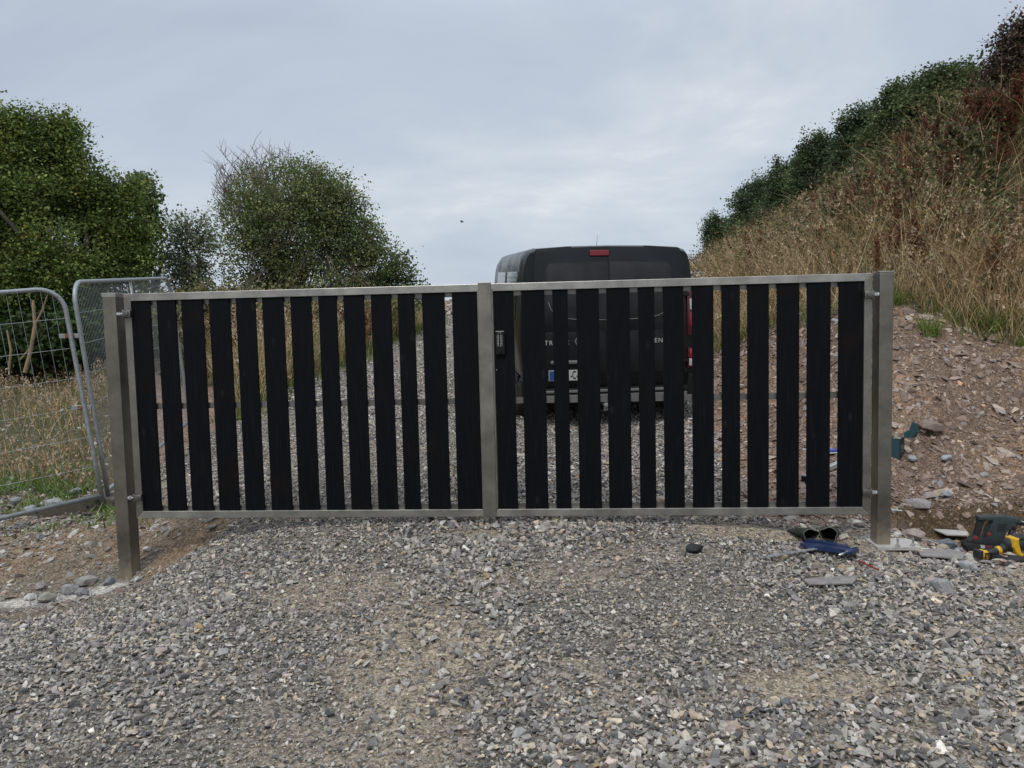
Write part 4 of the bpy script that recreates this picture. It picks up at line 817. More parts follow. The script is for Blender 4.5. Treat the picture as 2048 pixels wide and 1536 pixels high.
# white cement streak with anchor studs by the left post
def sheet(name, poly, dz, m, label, cat):
    """thin uneven slab laid on the ground"""
    mb = MB(); n = len(poly); cx = sum(p[0] for p in poly)/n; cy = sum(p[1] for p in poly)/n; cz = h1(cx, cy)
    rings = [1, .93, .8, .6, .35, .1]; vs = []
    for q, s in enumerate(rings):
        for p in poly:
            x = cx+(p[0]-cx)*s; y = cy+(p[1]-cy)*s; vs.append((x-cx, y-cy, h1(x, y)-cz+(dz if q else -.02)+random.uniform(-.002, .003)))
    fs = [(q*n+k, q*n+(k+1) % n, (q+1)*n+(k+1) % n, (q+1)*n+k) for q in range(len(rings)-1) for k in range(n)]+[tuple((len(rings)-1)*n+k for k in range(n))]
    mb.add(vs, fs); o = mb.build(name, m, None, True); o.location = (cx, cy, cz); return tag(o, label, cat)
def blob(px0, py0, px1, py1, hw, Y0, Y1, n=26):
    a = np.array(at(px0, py0, Y0)); b = np.array(at(px1, py1, Y1)); d = (b-a)[:2]; L_ = np.hypot(*d); d /= L_; nn = np.array([-d[1], d[0]]); up_ = []; dn = []
    for k in range(n):
        u = k/(n-1); c_ = a[:2]+d*L_*u; e = hw*(math.sin(PI*min(1, max(0, u)))**.4)*random.uniform(.6, 1.2)+.005; up_.append(tuple(c_+nn*e)); dn.append(tuple(c_-nn*e*random.uniform(.6, 1.2)))
    return dn+up_[::-1]
for i, (px, py, lab) in enumerate([(60, 1208, 'leftmost stub of threaded rod standing in the cement streak'), (74, 1203, 'tall threaded rod beside the leftmost one in the cement streak'), (118, 1186, 'middle threaded rod in the cement streak'), (181, 1180, 'threaded rod nearest the left gate post')]):
    p = at(px, py, 5.05+i*.06); mb = MB(); mb.cyl((0, 0, -.03), (0, 0, .05 if i != 1 else .07), .0065, 10)
    for k in range(9): mb.lathe([(.0066, 0), (.0076, .0015), (.0066, .003)], Matrix.Translation((0, 0, .006*k)), 10)
    o = mb.build('threaded_rod', M['zinc']); o.location = (p[0], p[1], h1(p[0], p[1])+.012); tag(o, lab, 'threaded rod', 'threaded rods in the cement streak')

# ------------------------------------------------------------------ mesh fence panels
def fence_panel(label, O, up_, side, L_, H, nv, nh, brace=False):
    root = empty('mesh_fence', O, label, 'fence', 'temporary mesh fence panels'); O = Vector(O); U = Vector(up_).normalized(); S_ = Vector(side); S_ = (S_-U*S_.dot(U)).normalized(); N_ = U.cross(S_)
    q = lambda x, z, n=0.: S_*x+U*z+N_*n
    R_ = .2; r = .0205; pts = [q(0, 0)]; pts += [q(0, z) for z in (.5, 1, 1.5)]
    pts += [q(R_-R_*math.cos(a), H-R_+R_*math.sin(a)) for a in np.linspace(0, PI/2, 8)]; pts += [q(L_-R_+R_*math.sin(a), H-R_+R_*math.cos(a)) for a in np.linspace(0, PI/2, 8)]
    pts += [q(L_, z) for z in (1.5, 1, .5, 0)]
    mb = MB(); mb.tube(pts, r, 10); mb.build('tube_frame', M['galv'], root, True)
    mb = MB(); mb.tube([q(0, .10), q(L_, .10)], r, 10); mb.build('bottom_tube', M['galv'], root, True)
    if brace: mb = MB(); mb.tube([q(L_/2, .1), q(L_/2, H-.01)], r*.7, 8); mb.build('brace', M['galv'], root, True)
    w = MB()
    for k in range(1, nv):
        x = L_*k/nv; ztop = H if R_ < x < L_-R_ else H-R_+math.sqrt(max(0, R_**2-(R_-min(x, L_-x))**2)); w.tube([q(x, .08, .006), q(x, ztop, .006)], .0017, 4, False)
    for k in range(1, nh):
        z = .1+(H-.1)*k/nh; w.tube([q(0, z, -.004), q(L_*.25, z, -.004+random.uniform(-.01, .01)), q(L_*.5, z+random.uniform(-.01, .01), -.004), q(L_, z, -.004)], .0022, 4, False)
    w.build('wire_mesh', M['wire'], root); return root
p1 = at(207, 1012, 7); t1 = at(120, 560, 7); l1 = at(0, 1052, 6.5)
fence_panel('left mesh fence panel leaning left and cut off by the picture edge', p1, t1-p1, l1-p1, 3.45, 2.02, 40, 7)
p2 = at(218, 1002, 7.12); t2 = at(166, 562, 7.12); l2 = at(380, 858, 10.4)
u2 = t2-p2; u2 = u2+np.array([0, -float(u2 @ (l2-p2))/(l2-p2)[1], 0]); t2 = p2+u2
fence_panel('mesh fence panel running away behind the left gate post', p2, t2-p2, l2-p2, 3.42, 2.04, 88, 7, True)
for px, py, lab in ((140, 672, 'rusty upper clamp joining the two fence posts'), (165, 815, 'rusty lower clamp joining the two fence posts')):
    p = Vector(at(px, py, 7.03)); root = empty('fence_clamp', p, lab, 'clamp', rz=.1); mb = MB(); mb.bbox(-.085, .085, -.028, -.02, -.02, .02, .003); mb.bbox(-.085, .085, .02, .028, -.02, .02, .003); mb.build('bracket', M['galv'], root)
    mb = MB(); mb.bbox(-.03, .05, -.036, -.0285, -.019, .019, .004); mb.cyl((0, -.045, 0), (0, .03, 0), .008, 8); mb.lathe([(.015, 0), (.015, .012)], Matrix.Translation((0, -.036, 0)) @ Matrix.Rotation(PI/2, 4, 'X'), 6); mb.build('rusty_bolt', M['rust'], root)
# concrete foot block
a = np.array(at(48, 1060, 6.95)); b = np.array(at(236, 1040, 7.05)); mid = (a+b)/2; ang = math.atan2(b[1]-a[1], b[0]-a[0])
root = empty('concrete_block', (mid[0], mid[1], (a[2]+b[2])/2+.065), 'long weathered concrete foot block under the fence panels', 'concrete block', rot=(0, -.06, ang))
mb = MB(); mb.prism([(-.40, 0), (.40, 0), (.40, .13), (.36, .15), (.10, .165), (-.36, .095), (-.40, .08)], -.03, .20, .008)
for v_ in range(1): pass
mb.build('block', M['concrete'], root)
mb = MB()
for x in (-.27, .17): mb.cyl((x, -.032, .09), (x, -.02, .09), .012, 12)
mb.build('socket', M['black_plastic'], root)

# ------------------------------------------------------------------ van
M['paint'] = mat('dark_van_paint', (.003, .0038, .0055), .3, 0, noise=(3, .25), spec=.3, coat=.12)
M['paint_dusty'] = mat('dusty_dark_paint', (.009, .010, .012), .5, noise=(5, .35), spec=.2)
M['glass'] = mat('tinted_glass', (.004, .005, .005), .06, spec=.4)
M['glass_matt'] = mat('dusty_rear_glass', (.018, .019, .021), .45, noise=(6, .3), spec=.25)
M['red_lens'] = mat('red_lens', (.26, .006, .012), .22, coat=.6)
M['dark_red'] = mat('dark_red_lens', (.05, .003, .006), .3, coat=.15)
M['brake_red'] = mat('brake_lens', (.17, .012, .018), .35)
M['clear_lens'] = mat('clear_lens', (.42, .36, .33), .2, coat=.5)
M['chrome'] = mat('chrome', (.55, .56, .57), .25, .9)
M['trim'] = mat('grey_trim', (.12, .12, .12), .5, noise=(8, .2))
M['blackgap'] = mat('shadow_gap_rubber', (.004, .004, .004), .8)
M['white_pl'] = mat('plate_white', (.42, .42, .39), .5); M['blue_pl'] = mat('plate_blue', (.010, .06, .20), .5)
M['underbody'] = mat('underbody', (.008, .008, .008), .9)
VX, VY = 1.075, 8.86; VRZ = math.radians(6.0)
van = empty('van', (VX+.045, VY, h1(VX, VY+.5)-.045), 'dark grey panel van parked on the gravel behind the right gate leaf', 'van', rot=(.07, 0, VRZ)); van.scale = (1.05, 1.05, 1.055)
def lean(z): return max(0, z-1.12)*.13
def halfw(z):
    return float(np.interp(z, [.25, .45, .9, 1.12, 1.35, 1.6, 1.78, 1.87, 1.925, 1.955], [.93, .97, .995, .99, .972, .95, .93, .91, .87, .79]))
# body loft
secY = [0.0, .05, .3, 1.5, 3.0, 3.45, 3.85, 4.25, 4.6, 4.8]
def outline(y):
    top = np.interp(y, [0, .05, .3, 3.0, 3.45, 3.85, 4.25, 4.6, 4.8], [.985, .997, 1, 1, .97, .80, .60, .52, .42])
    sc = np.interp(y, [0, .05, .3, 3.9, 4.5, 4.8], [.975, .992, 1, 1, .93, .78]); zs = [.28, .45, .7, .95, 1.12, 1.35, 1.6, 1.78, 1.87, 1.925, 1.955, 1.975, 1.98]
    pts = []
    for z in zs:
        hw = halfw(min(z, 1.955)) if z < 1.96 else (.45 if z < 1.978 else 0.0)
        zz = z if z < .9 else .9+(z-.9)*(top*1.98-.9)/(1.08)
        pts.append((hw*sc, zz, z))
    return [(-x, zz, z) for x, zz, z in pts]+[(x, zz, z) for x, zz, z in pts[:-1]][::-1]
mb = MB(); vs = []; n0 = len(outline(0))
for y in secY:
    for x, zz, z in outline(y):
        yy = y+(lean(zz) if y < .1 else lean(zz)*max(0, 1-y/3)); vs.append((x, yy, zz))
fs = [(j*n0+k, j*n0+(k+1) % n0, (j+1)*n0+(k+1) % n0, (j+1)*n0+k) for j in range(len(secY)-1) for k in range(n0)]
k_ = n0//2
for k in range(k_):   # rear cap as strips joining left and right
    fs.append((k, k+1, n0-2-k, n0-1-k) if n0-2-k != k+1 else (k, k+1, n0-1-k))
e0 = (len(secY)-1)*n0
for k in range(k_): fs.append((e0+n0-1-k, e0+n0-2-k, e0+k+1, e0+k) if n0-2-k != k+1 else (e0+n0-1-k, e0+k+1, e0+k))
mb.add(vs, fs); o = mb.build('body', M['paint'], van); 
bm = bmesh.new(); bm.from_mesh(o.data); bmesh.ops.recalc_face_normals(bm, faces=bm.faces[:]); bm.to_mesh(o.data); bm.free(); shade_auto(o, 50)
def panel(name, pts, y, th, m, parent=van, bev=.004, cuts=(1.12,)):
    """flat outline in x,z following the lean of the rear face, y = how far it stands behind (negative = proud)"""
    bm = bmesh.new(); vs = [bm.verts.new((p[0], 0, p[1])) for p in pts]; f = bm.faces.new(vs)
    r = bmesh.ops.extrude_face_region(bm, geom=[f])
    for e in r['geom']:
        if isinstance(e, bmesh.types.BMVert): e.co.y = -th
    bmesh.ops.recalc_face_normals(bm, faces=bm.faces[:])
    if bev: bmesh.ops.bevel(bm, geom=[e for e in bm.edges if abs(e.verts[0].co.y-e.verts[1].co.y) < 1e-6 and e.verts[0].co.y < -th*.5], offset=bev, segments=2, affect='EDGES', profile=.5)
    for c_ in cuts: bmesh.ops.bisect_plane(bm, geom=bm.verts[:]+bm.edges[:]+bm.faces[:], plane_co=(0, 0, c_), plane_no=(0, 0, 1))
    for v in bm.verts: v.co.y += y+lean(v.co.z)
    mb = MB(); mb.addbm(bm); o = mb.build(name, m, parent); return shade_auto(o, 35)
def rrect(x0, x1, z0, z1, r, n=5):
    P = []
    for cx, cz, a0 in ((x1-r, z1-r, 0), (x0+r, z1-r, PI/2), (x0+r, z0+r, PI), (x1-r, z0+r, 1.5*PI)):
        for k in range(n+1): a = a0+PI/2*k/n; P.append((cx+r*math.cos(a), cz+r*math.sin(a)))
    return P
DX = .835
for s in (-1, 1):
    def X2(pts): return [(p[0]*s, p[1]) for p in pts] if s > 0 else [(-p[0], p[1]) for p in pts][::-1]
    out_ = X2([(.004, .44), (DX, .44), (DX+.01, .9), (DX+.005, 1.3), (DX-.01, 1.6), (DX-.025, 1.80), (DX-.035, 1.89), (DX-.06, 1.925), (.4, 1.955), (.004, 1.962)])
    door = panel('rear_door', out_, -.002, .022, M['paint'])
    panel('window_seal', X2([(.004, 1.155), (.56, 1.175), (.675, 1.24), (.715, 1.355), (.71, 1.62), (.70, 1.74), (.67, 1.785), (.625, 1.80), (.004, 1.815)]), -.0205, .006, M['blackgap'], door, .002)
    win = panel('door_window', X2([(.012, 1.17), (.55, 1.19), (.66, 1.25), (.70, 1.36), (.695, 1.62), (.685, 1.73), (.66, 1.77), (.62, 1.785), (.012, 1.80)]), -.020, .010, M['glass_matt'], door, .005)
    # light line: lower moulding of the window pressing
    ln = MB(); P_ = X2([(.012, 1.18), (.20, 1.182), (.40, 1.192), (.53, 1.215), (.60, 1.25), (.645, 1.30), (.67, 1.38)]); ln.tube([(p[0], -.033+lean(p[1]), p[1]) for p in P_], .005, 5); ln.build('moulding', M['trim'], door, True)
    panel('pressing', X2(rrect(.05, .74, .60, 1.06, .06)), -.0235, .006, M['paint_dusty'], door, .005)
    panel('hinge', X2([(DX-.03, 1.42), (DX+.05, 1.42), (DX+.05, 1.455), (DX-.03, 1.455)]), -.022, .016, M['black_plastic'], door)
    panel('hinge', X2([(DX-.03, .70), (DX+.05, .70), (DX+.05, .735), (DX-.03, .735)]), -.022, .016, M['black_plastic'], door)
    panel('door_seal', X2([(DX-.01, .43), (DX+.012, .43), (DX+.022, .9), (DX+.017, 1.3), (DX+.002, 1.6), (DX-.012, 1.80), (DX-.022, 1.90), (DX-.05, 1.938), (.4, 1.966), (.4, 1.94), (DX-.08, 1.90), (DX-.04, 1.6)]), -.001, .010, M['blackgap'], van, 0)
    # tail lights
    tl = panel('tail_light', X2([(.855, .99), (.955, .99), (.955, 1.30), (.94, 1.50), (.862, 1.50)]), .0, .034, M['dark_red'], van, .010)
    panel('reverse_lens', X2(rrect(.885, .94, 1.27, 1.39, .012)), -.035, .008, M['clear_lens'], tl, .003)
    panel('brake_lens', X2(rrect(.885, .95, 1.09, 1.24, .012)), -.035, .008, M['red_lens'], tl, .003)
    lw = panel('lower_light', X2([(.865, .64), (.957, .64), (.957, .86), (.865, .86)]), .0, .034, M['dark_red'], van, .010)
    panel('fog_lens', X2(rrect(.88, .955, .755, .845, .01)), -.035, .008, M['red_lens'], lw, .003); panel('clear_lens', X2(rrect(.88, .955, .66, .74, .01)), -.035, .008, M['clear_lens'], lw, .003)
panel('door_gap', [(-.0065, .45), (.0065, .45), (.0065, 1.958), (-.0065, 1.958)], -.003, .0235, M['blackgap'], van, 0)
mb = MB(); mb.bbox(-.20, .01, -.001, .02, 0, .062, .008); bl = mb.build('brake_light', M['brake_red'], van); bl.location = (-.005, -.034+lean(1.87)-.004, 1.862); bl.rotation_euler.x = -.12
panel('high_brake_surround', rrect(-.215, .012, 1.852, 1.935, .015), -.022, .006, M['blackgap'], van, .002)
# handle bar, plate
hb = MB(); hb.bbox(-.66, -.14, -.06, -.026, .715, .755, .012); hb.build('handle_bar', M['trim'], van)
npl = MB(); npl.bbox(-.68, -.16, -.040, -.030, .535, .65, .003); pl = npl.build('number_plate', M['white_pl'], van)
mb = MB(); mb.box(-.674, -.605, -.0425, -.0405, .542, .643); mb.build('blue_band', M['blue_pl'], pl)
def text(body, size, loc, m, parent, name, ext=.002, bold=0.0, rot=None):
    cu = bpy.data.curves.new(name, 'FONT'); cu.body = body; cu.size = size; cu.extrude = ext; cu.space_character = 1.25 if len(body) > 4 else 1.0; cu.align_x = 'CENTER'; cu.align_y = 'CENTER'; cu.offset = bold
    t = bpy.data.objects.new(name, cu); COL.objects.link(t); dg = bpy.context.evaluated_depsgraph_get(); me = bpy.data.meshes.new_from_object(t.evaluated_get(dg))
    bpy.data.objects.remove(t); o = link(name, me, m, parent); o.location = loc; o.rotation_euler = rot or (PI/2, 0, 0); return o
text('-C-', .125, (-.402, -.043, .592), M['blackgap'], pl, 'plate_characters', .001, .001).scale = (.52, 1, 1)
text('TRAFIC', .068, (-.590, -.036+0, .945), M['print'], van, 'lettering', .002, .001); text('RENAULT', .068, (.610, -.036, .945), M['print'], van, 'lettering', .002, .001)
# emblem: hollow lozenge
mb = MB(); 
for a_, b_ in (((0, .085), (.05, 0)), ((.05, 0), (0, -.085)), ((0, -.085), (-.05, 0)), ((-.05, 0), (0, .085))): mb.cyl((a_[0], 0, a_[1]), (b_[0], 0, b_[1]), .009, 6)
o = mb.build('emblem', M['trim'], van); o.location = (-.34, -.040, .955)
# bumper
bp = MB(); bp.prism([(-.99, .30), (.99, .30), (.985, .56), (.86, .58), (.84, .455), (-.84, .455), (-.86, .58), (-.985, .56)], -.10, .12, .015); bump_ = bp.build('bumper', M['black_plastic'], van); 
mb = MB(); mb.bbox(-.80, .80, -.115, -.06, .41, .44, .008); mb.build('bumper_step', M['trim'], bump_)
mb = MB(); mb.bbox(-.84, .84, -.108, -.098, .35, .39, .006); mb.build('bumper_trim', M['trim'], bump_)
mb = MB(); mb.cyl((-.05, -.05, .26), (-.05, -.05, .20), .03, 12); mb.bbox(-.09, -.01, -.14, 0, .25, .29, .01); mb.build('tow_bracket', M['galv'], van)
mb = MB(); mb.bbox(-.75, .75, .1, 4.2, .22, .34, .02); mb.build('chassis', M['underbody'], van)
# side: windows, mirror, door line, arches
def sidex(z): return halfw(z)
for s in (-1, 1):
    for (ya, yb) in ((.42, 1.62), (1.78, 2.95)):
        bm_ = MB(); P_ = [(ya, 1.17), (yb, 1.17), (yb, 1.66), (yb-.05, 1.71), (ya+.06, 1.71), (ya, 1.64)]; v1 = [(s*(sidex(z)+.006), y, z) for y, z in P_]; v2 = [(s*(sidex(z)-.02), y, z) for y, z in P_]; n = len(P_)
        f_ = [tuple(range(n)), tuple(range(2*n-1, n-1, -1))]+[(k, (k+1) % n, n+(k+1) % n, n+k) for k in range(n)]; bm_.add(v1+v2, f_); bm_.build('side_window', M['glass'], van)
    mb = MB(); mb.bbox(s*1.02-.11*(s < 0)-.0*(s > 0), s*1.02+.11*(s > 0), 3.55, 3.70, 1.12, 1.38, .03); mb.build('door_mirror', M['black_plastic'], van)
    mb = MB(); xx = s*.985; mb.bbox(min(xx, xx+s*.014), max(xx, xx+s*.014), .15, 4.3, .50, .58, .004); mb.build('side_moulding', M['black_plastic'], van)
for wy in (.78, 3.95):
    for s in (-1, 1):
        mr = Matrix.Translation((s*.80, wy, .335)) @ Matrix.Rotation(s*PI/2, 4, 'Y')
        mb = MB(); mb.lathe([(.19, 0), (.29, .0), (.325, .02), (.335, .06), (.335, .15), (.325, .185), (.29, .20), (.20, .195), (.19, .17)], mr, 32); wh = mb.build('wheel', M['rubber'], van, True)
        mb = MB(); mb.lathe([(.0, .16), (.06, .175), (.07, .16), (.16, .155), (.195, .185), (.2, .17)], mr, 24); mb.build('rim', M['trim'], wh, True)
mb = MB(); mb.tube([(.50, 3.0, 1.95), (.515, 2.95, 2.22)], [.004, .002], 6); mb.build('antenna', M['black_plastic'], van)
for s in (-1, 1): mb = MB(); mb.tube([(s*.76, y, 1.950) for y in (.45, 1, 2, 2.9)], .012, 6); mb.build('roof_rib', M['paint'], van, True)

# ------------------------------------------------------------------ tools on the ground
def gr(px, py, Y): p = at(px, py, Y); return p[0], p[1], h1(p[0], p[1])
def solve_ground(px, py, y0=3.5, y1=8.5):
    for Y in np.arange(y0, y1, .01):
        p = at(px, py, Y)
        if p[2] <= h1(p[0], p[1]): return p[0], p[1], h1(p[0], p[1])
    p = at(px, py, 5); return p[0], p[1], h1(p[0], p[1])
M['blue'] = mat('blue_enamel', (.008, .024, .085), .4, noise=(20, .3), coat=.3)
M['wood_handle'] = mat('dark_rubber_grip', (.02, .02, .02), .7)
# bar clamp
a = np.array(solve_ground(1533, 1126)); b = np.array(solve_ground(1640, 1108)); L_ = float(np.hypot(*(b-a)[:2])); ang = math.atan2(b[1]-a[1], b[0]-a[0])
cl_ = empty('bar_clamp', (a[0], a[1], a[2]+.035), 'bar clamp with silver bar and blue jaws lying on gravel before the gate', 'clamp', rot=(0, -math.atan2(b[2]-a[2], L_), ang))
mb = MB(); mb.bbox(0, L_+.02, -.013, .013, .0, .007, .001); mb.box(.01, L_, -.005, .005, .0075, .009); mb.build('bar', M['zinc'], cl_)
Mj = Matrix.Translation((L_-.03, 0, 0)) @ Matrix.Rotation(math.radians(0), 4, 'Z')
mb = MB()
bm = bmesh.new()
mb.add([(x, y, z) for z in (-.006, .022) for x, y in ((L_-.065, .10), (L_+.035, .03), (L_+.13, -.14), (L_+.05, -.17), (L_-.0, -.05), (L_-.09, .03))], [(5, 4, 3, 2, 1, 0), (6, 7, 8, 9, 10, 11)]+[(k, (k+1) % 6, 6+(k+1) % 6, 6+k) for k in range(6)]); mb.build('fixed_jaw', M['blue'], cl_)
mb = MB(); mb.add([(x, y, z) for z in (-.004, .026) for x, y in ((L_+.02, .13), (L_+.075, .12), (L_+.16, -.09), (L_+.12, -.13), (L_+.065, .02))], [(4, 3, 2, 1, 0), (5, 6, 7, 8, 9)]+[(k, (k+1) % 5, 5+(k+1) % 5, 5+k) for k in range(5)]); mb.build('sliding_jaw', M['blue'], cl_)
mb = MB(); mb.tube([(L_-.0, -.185, .018), (L_+.13, -.165, .018)], .0185, 14); mb.build('screw_housing', M['blue'], cl_, True)
mb = MB(); mb.tube([(L_-.075, -.197, .014), (L_-.0, -.186, .018)], .007, 8); mb.tube([(L_+.13, -.165, .02), (L_+.142, -.163, .02)], .012, 12); mb.build('screw', M['zinc'], cl_, True)
# gloves
def glove(px, py, w, ang, label, s):
    x, y, z = solve_ground(px, py); root = empty('glove', (x, y, z+.02), label, 'glove', 'pair of black work gloves on the gravel', rz=ang)
    # cuff: open tube whose mouth faces the camera, body and five fingers behind it
    rim = []; mb = MB(); n = 20; q_ = 1.45 if s < 0 else 1.1; rings = [(0, .054, .036*q_, .038*q_), (.03, .052, .034*q_, .036*q_), (.07, .054, .030*q_, .034*q_), (.11, .058, .026*q_, .030*q_), (.15, .054, .022*q_, .024*q_), (.185, .035, .014, .018)]
    vs = []
    for (d_, rx, rz_, h_) in rings:
        for k in range(n):
            a = 2*PI*k/n; wob = 1+.10*math.sin(3*a+d_*60+s)+.06*math.sin(5*a+d_*31)
            vs.append((rx*math.cos(a)*wob, d_, h_+rz_*math.sin(a)*wob))
    fs = [(j*n+k, j*n+(k+1) % n, (j+1)*n+(k+1) % n, (j+1)*n+k) for j in range(len(rings)-1) for k in range(n)]+[tuple((len(rings)-1)*n+k for k in range(n))]
    mb.add(vs, fs)
    for k, (fx, fl, an) in enumerate([(-.036, .055, .25), (-.013, .075, .08), (.010, .070, -.08), (.032, .055, -.25)]):
        mb.tube([(fx, .15, .016), (fx-math.sin(an)*fl*.5, .17+fl*.5, .022), (fx-math.sin(an)*fl, .17+fl, .012)], [.013, .012, .008], 8)
    mb.tube([(.045*s, .08, .018), (.075*s, .11, .022), (.085*s, .15, .012)], [.015, .013, .009], 8)
    mb.build('glove_body', M['glove'], root, True)
    cu = MB(); cu.tube([vs[k] for k in range(n)]+[vs[0], ], .0028, 5, False); cu.build('cuff_edge', M['cuff'], root, True)
M['glove'] = mat('glove_fabric', (.022, .022, .021), .9, noise=(25, .5), bump=(60, .5)); M['cuff'] = mat('cuff_edge', (.13, .14, .11), .9)
glove(1622, 1089, .06, .12, 'left one of the two black gloves, its open cuff flat on the gravel', 1)
glove(1657, 1093, .06, -.5, 'right one of the two black gloves with its round open cuff facing us', -1)
# steel offcuts
def plate(pts, label, m, th=.008):
    P_ = [np.array(solve_ground(*q)) for q in pts]; c_ = sum(P_)/len(P_)
    Am = np.array([[p[0]-c_[0], p[1]-c_[1], 1] for p in P_]); co = np.linalg.lstsq(Am, np.array([p[2]-c_[2] for p in P_]), rcond=None)[0]; co[:2] = np.clip(co[:2], -.14, .14)
    vs = []
    for dz in (.004, .004+th): vs += [(p[0]-c_[0], p[1]-c_[1], co[0]*(p[0]-c_[0])+co[1]*(p[1]-c_[1])+co[2]+dz+.022) for p in P_]
    n = len(P_); mb = MB(); mb.add(vs, [tuple(range(n))[::-1], tuple(range(n, 2*n))]+[(k, (k+1) % n, n+(k+1) % n, n+k) for k in range(n)])
    o = mb.build('metal_plate', m); o.location = c_; tag(o, label, 'metal plate', 'flat steel offcuts on the ground')
plate([(1606, 1171), (1618, 1182), (1705, 1176), (1718, 1164), (1640, 1165)], 'narrow grey steel strip on the gravel in front of the blue clamp', M['plate'])
plate([(1832, 1104), (1842, 1120), (1925, 1126), (1930, 1118), (1900, 1110)], 'long dark steel plate left of the yellow grinder', M['plate'])
plate([(1867, 1068), (1894, 1085), (1935, 1084), (1935, 1070), (1912, 1065)], 'pale five sided plate behind the hammer drill', M['plate_pale'], .01)
# red pencil
a = np.array(solve_ground(1718, 1134)); b = np.array(solve_ground(1757, 1152)); mb = MB(); mb.tube([(0, 0, .036), tuple(b-a+np.array([0, 0, .036]))], [.005, .006], 8); o = mb.build('marker', mat('red_plastic', (.24, .03, .03), .5)); o.location = a; tag(o, 'thin red marker lying on the gravel right of the clamp', 'marker')
# loose bolts behind right post
for (p0, p1_, lab) in [((1788, 1031), (1800, 1018), 'upper loose zinc bolt beside the right post'), ((1801, 1021), (1806, 1010), 'short upright bolt at the top of the loose bolts'), ((1783, 1028), (1803, 1035), 'lowest loose zinc bolt beside the right post'), ((1860, 1090), (1878, 1098), 'zinc bolt lying on the pale dust near the plates')]:
    a = np.array(solve_ground(*p0)); b = np.array(solve_ground(*p1_)); d_ = Vector(b-a); d_.z *= .5; d_ = d_.normalized()*.09; mb = MB(); mb.cyl((0, 0, .018), Vector((0, 0, .02))+d_, .0065, 8)
    u_, _, _ = frame(d_); mb.cyl(Vector((0, 0, .018))-d_.normalized()*.008, (0, 0, .018), .013, 6); o = mb.build('bolt', M['zinc']); o.location = a+np.array([0, 0, .012]); tag(o, lab, 'bolt', 'loose zinc anchor bolts')
# teal box
M['teal'] = mat('teal_card', (.018, .062, .072), .6, noise=(12, .15)); M['navy'] = mat('navy_card', (.018, .016, .032), .6); M['card'] = mat('card_inside', (.42, .37, .28), .8); M['greyprint'] = mat('grey_print', (.12, .13, .15), .6)
x, y, z = solve_ground(1796, 925, 4.5); x2, y2, z2 = solve_ground(1770, 922, 4.5)
bx = empty('cardboard_box', (x+.01, y, z+.035), 'open teal cardboard box on the shale behind the right post', 'box', rz=math.radians(-46)); bx.scale = (1.45, 1.45, 1.55)
mb = MB(); t = .003; Wd, Dd, Hh = .16, .085, .115
mb.box(-Wd, 0, 0, t, 0, Hh); mb.box(-Wd, 0, Dd-t, Dd, 0, Hh); mb.box(-Wd, -Wd+t, t, Dd-t, 0, Hh); mb.box(-Wd+t, -t, t, Dd-t, 0, t); mb.build('walls', M['teal'], bx)
mb = MB(); mb.box(-t+.0015, .0015, t, Dd-t, 0, Hh); mb.build('end_wall', M['navy'], bx)
mb = MB()
for k in range(3): mb.box(.0018, .0028, .022+k*.018, .030+k*.018, .05, .075)
mb.box(.0018, .0028, .018, .07, .035, .039); mb.build('print', M['greyprint'], bx)
mb = MB(); mb.prism([(0, 0), (.07, .01), (.085, .05), (.075, .09), (.045, .095), (.03, .05), (0, .03)], 0, .003, 0, Matrix.Translation((-.002, Dd-.004, Hh-.005))); mb.build('flap', M['teal'], bx)
mb = MB(); mb.box(0, .05, 0, .05, 0, .003, Matrix.Translation((.055, Dd-.03, Hh+.002)) @ Matrix.Rotation(-.9, 4, 'Y')); mb.build('flap', M['teal'], bx)
mb = MB(); mb.box(-.05, -.005, .006, Dd-.006, Hh-.03, Hh-.004); mb.box(-.045, -.030, .01, .03, Hh-.004, Hh+.03, Matrix.Rotation(.1, 4, 'Y')); mb.box(-Wd+.01, -.06, .006, Dd-.006, Hh-.05, Hh-.02); mb.build('packing', M['card'], bx)
# aluminium profile and blue object behind the gate
a = np.array(solve_ground(1608, 968, 5.4)); b = np.array(solve_ground(1676, 938, 5.4)); d_ = b-a; L_ = float(np.hypot(*d_[:2]))
o = empty('metal_profile', a+np.array([0, 0, .01]), 'silver square metal profile on the ground behind the right gate leaf', 'profile', rot=(0, -math.atan2(d_[2], L_), math.atan2(d_[1], d_[0])))
mb = MB(); mb.bbox(.03, L_+.12, -.022, .022, .012, .052, .003); mb.build('bar', M['zinc'], o); mb = MB(); mb.bbox(0, .03, -.025, .025, .009, .055, .003); mb.build('end_cap', M['black_plastic'], o)
x, y, z = solve_ground(1668, 910, 5.4); o = empty('cutting_knife', (x, y, z+.02), 'small blue and white handled tool on the shale behind the last boards', 'knife', rz=.2)
mb = MB(); mb.tube([(-.08, 0, .02), (-.03, 0, .024), (.09, 0, .022)], [.008, .017, .015], 10); mb.build('grip', M['blue_b'] if 'blue_b' in M else mat('bright_blue', (.05, .08, .35), .4), o, True); mb = MB(); mb.bbox(-.09, .11, -.03, .03, 0, .006, .002); mb.build('base', mat('white_plastic', (.6, .6, .6), .5), o)
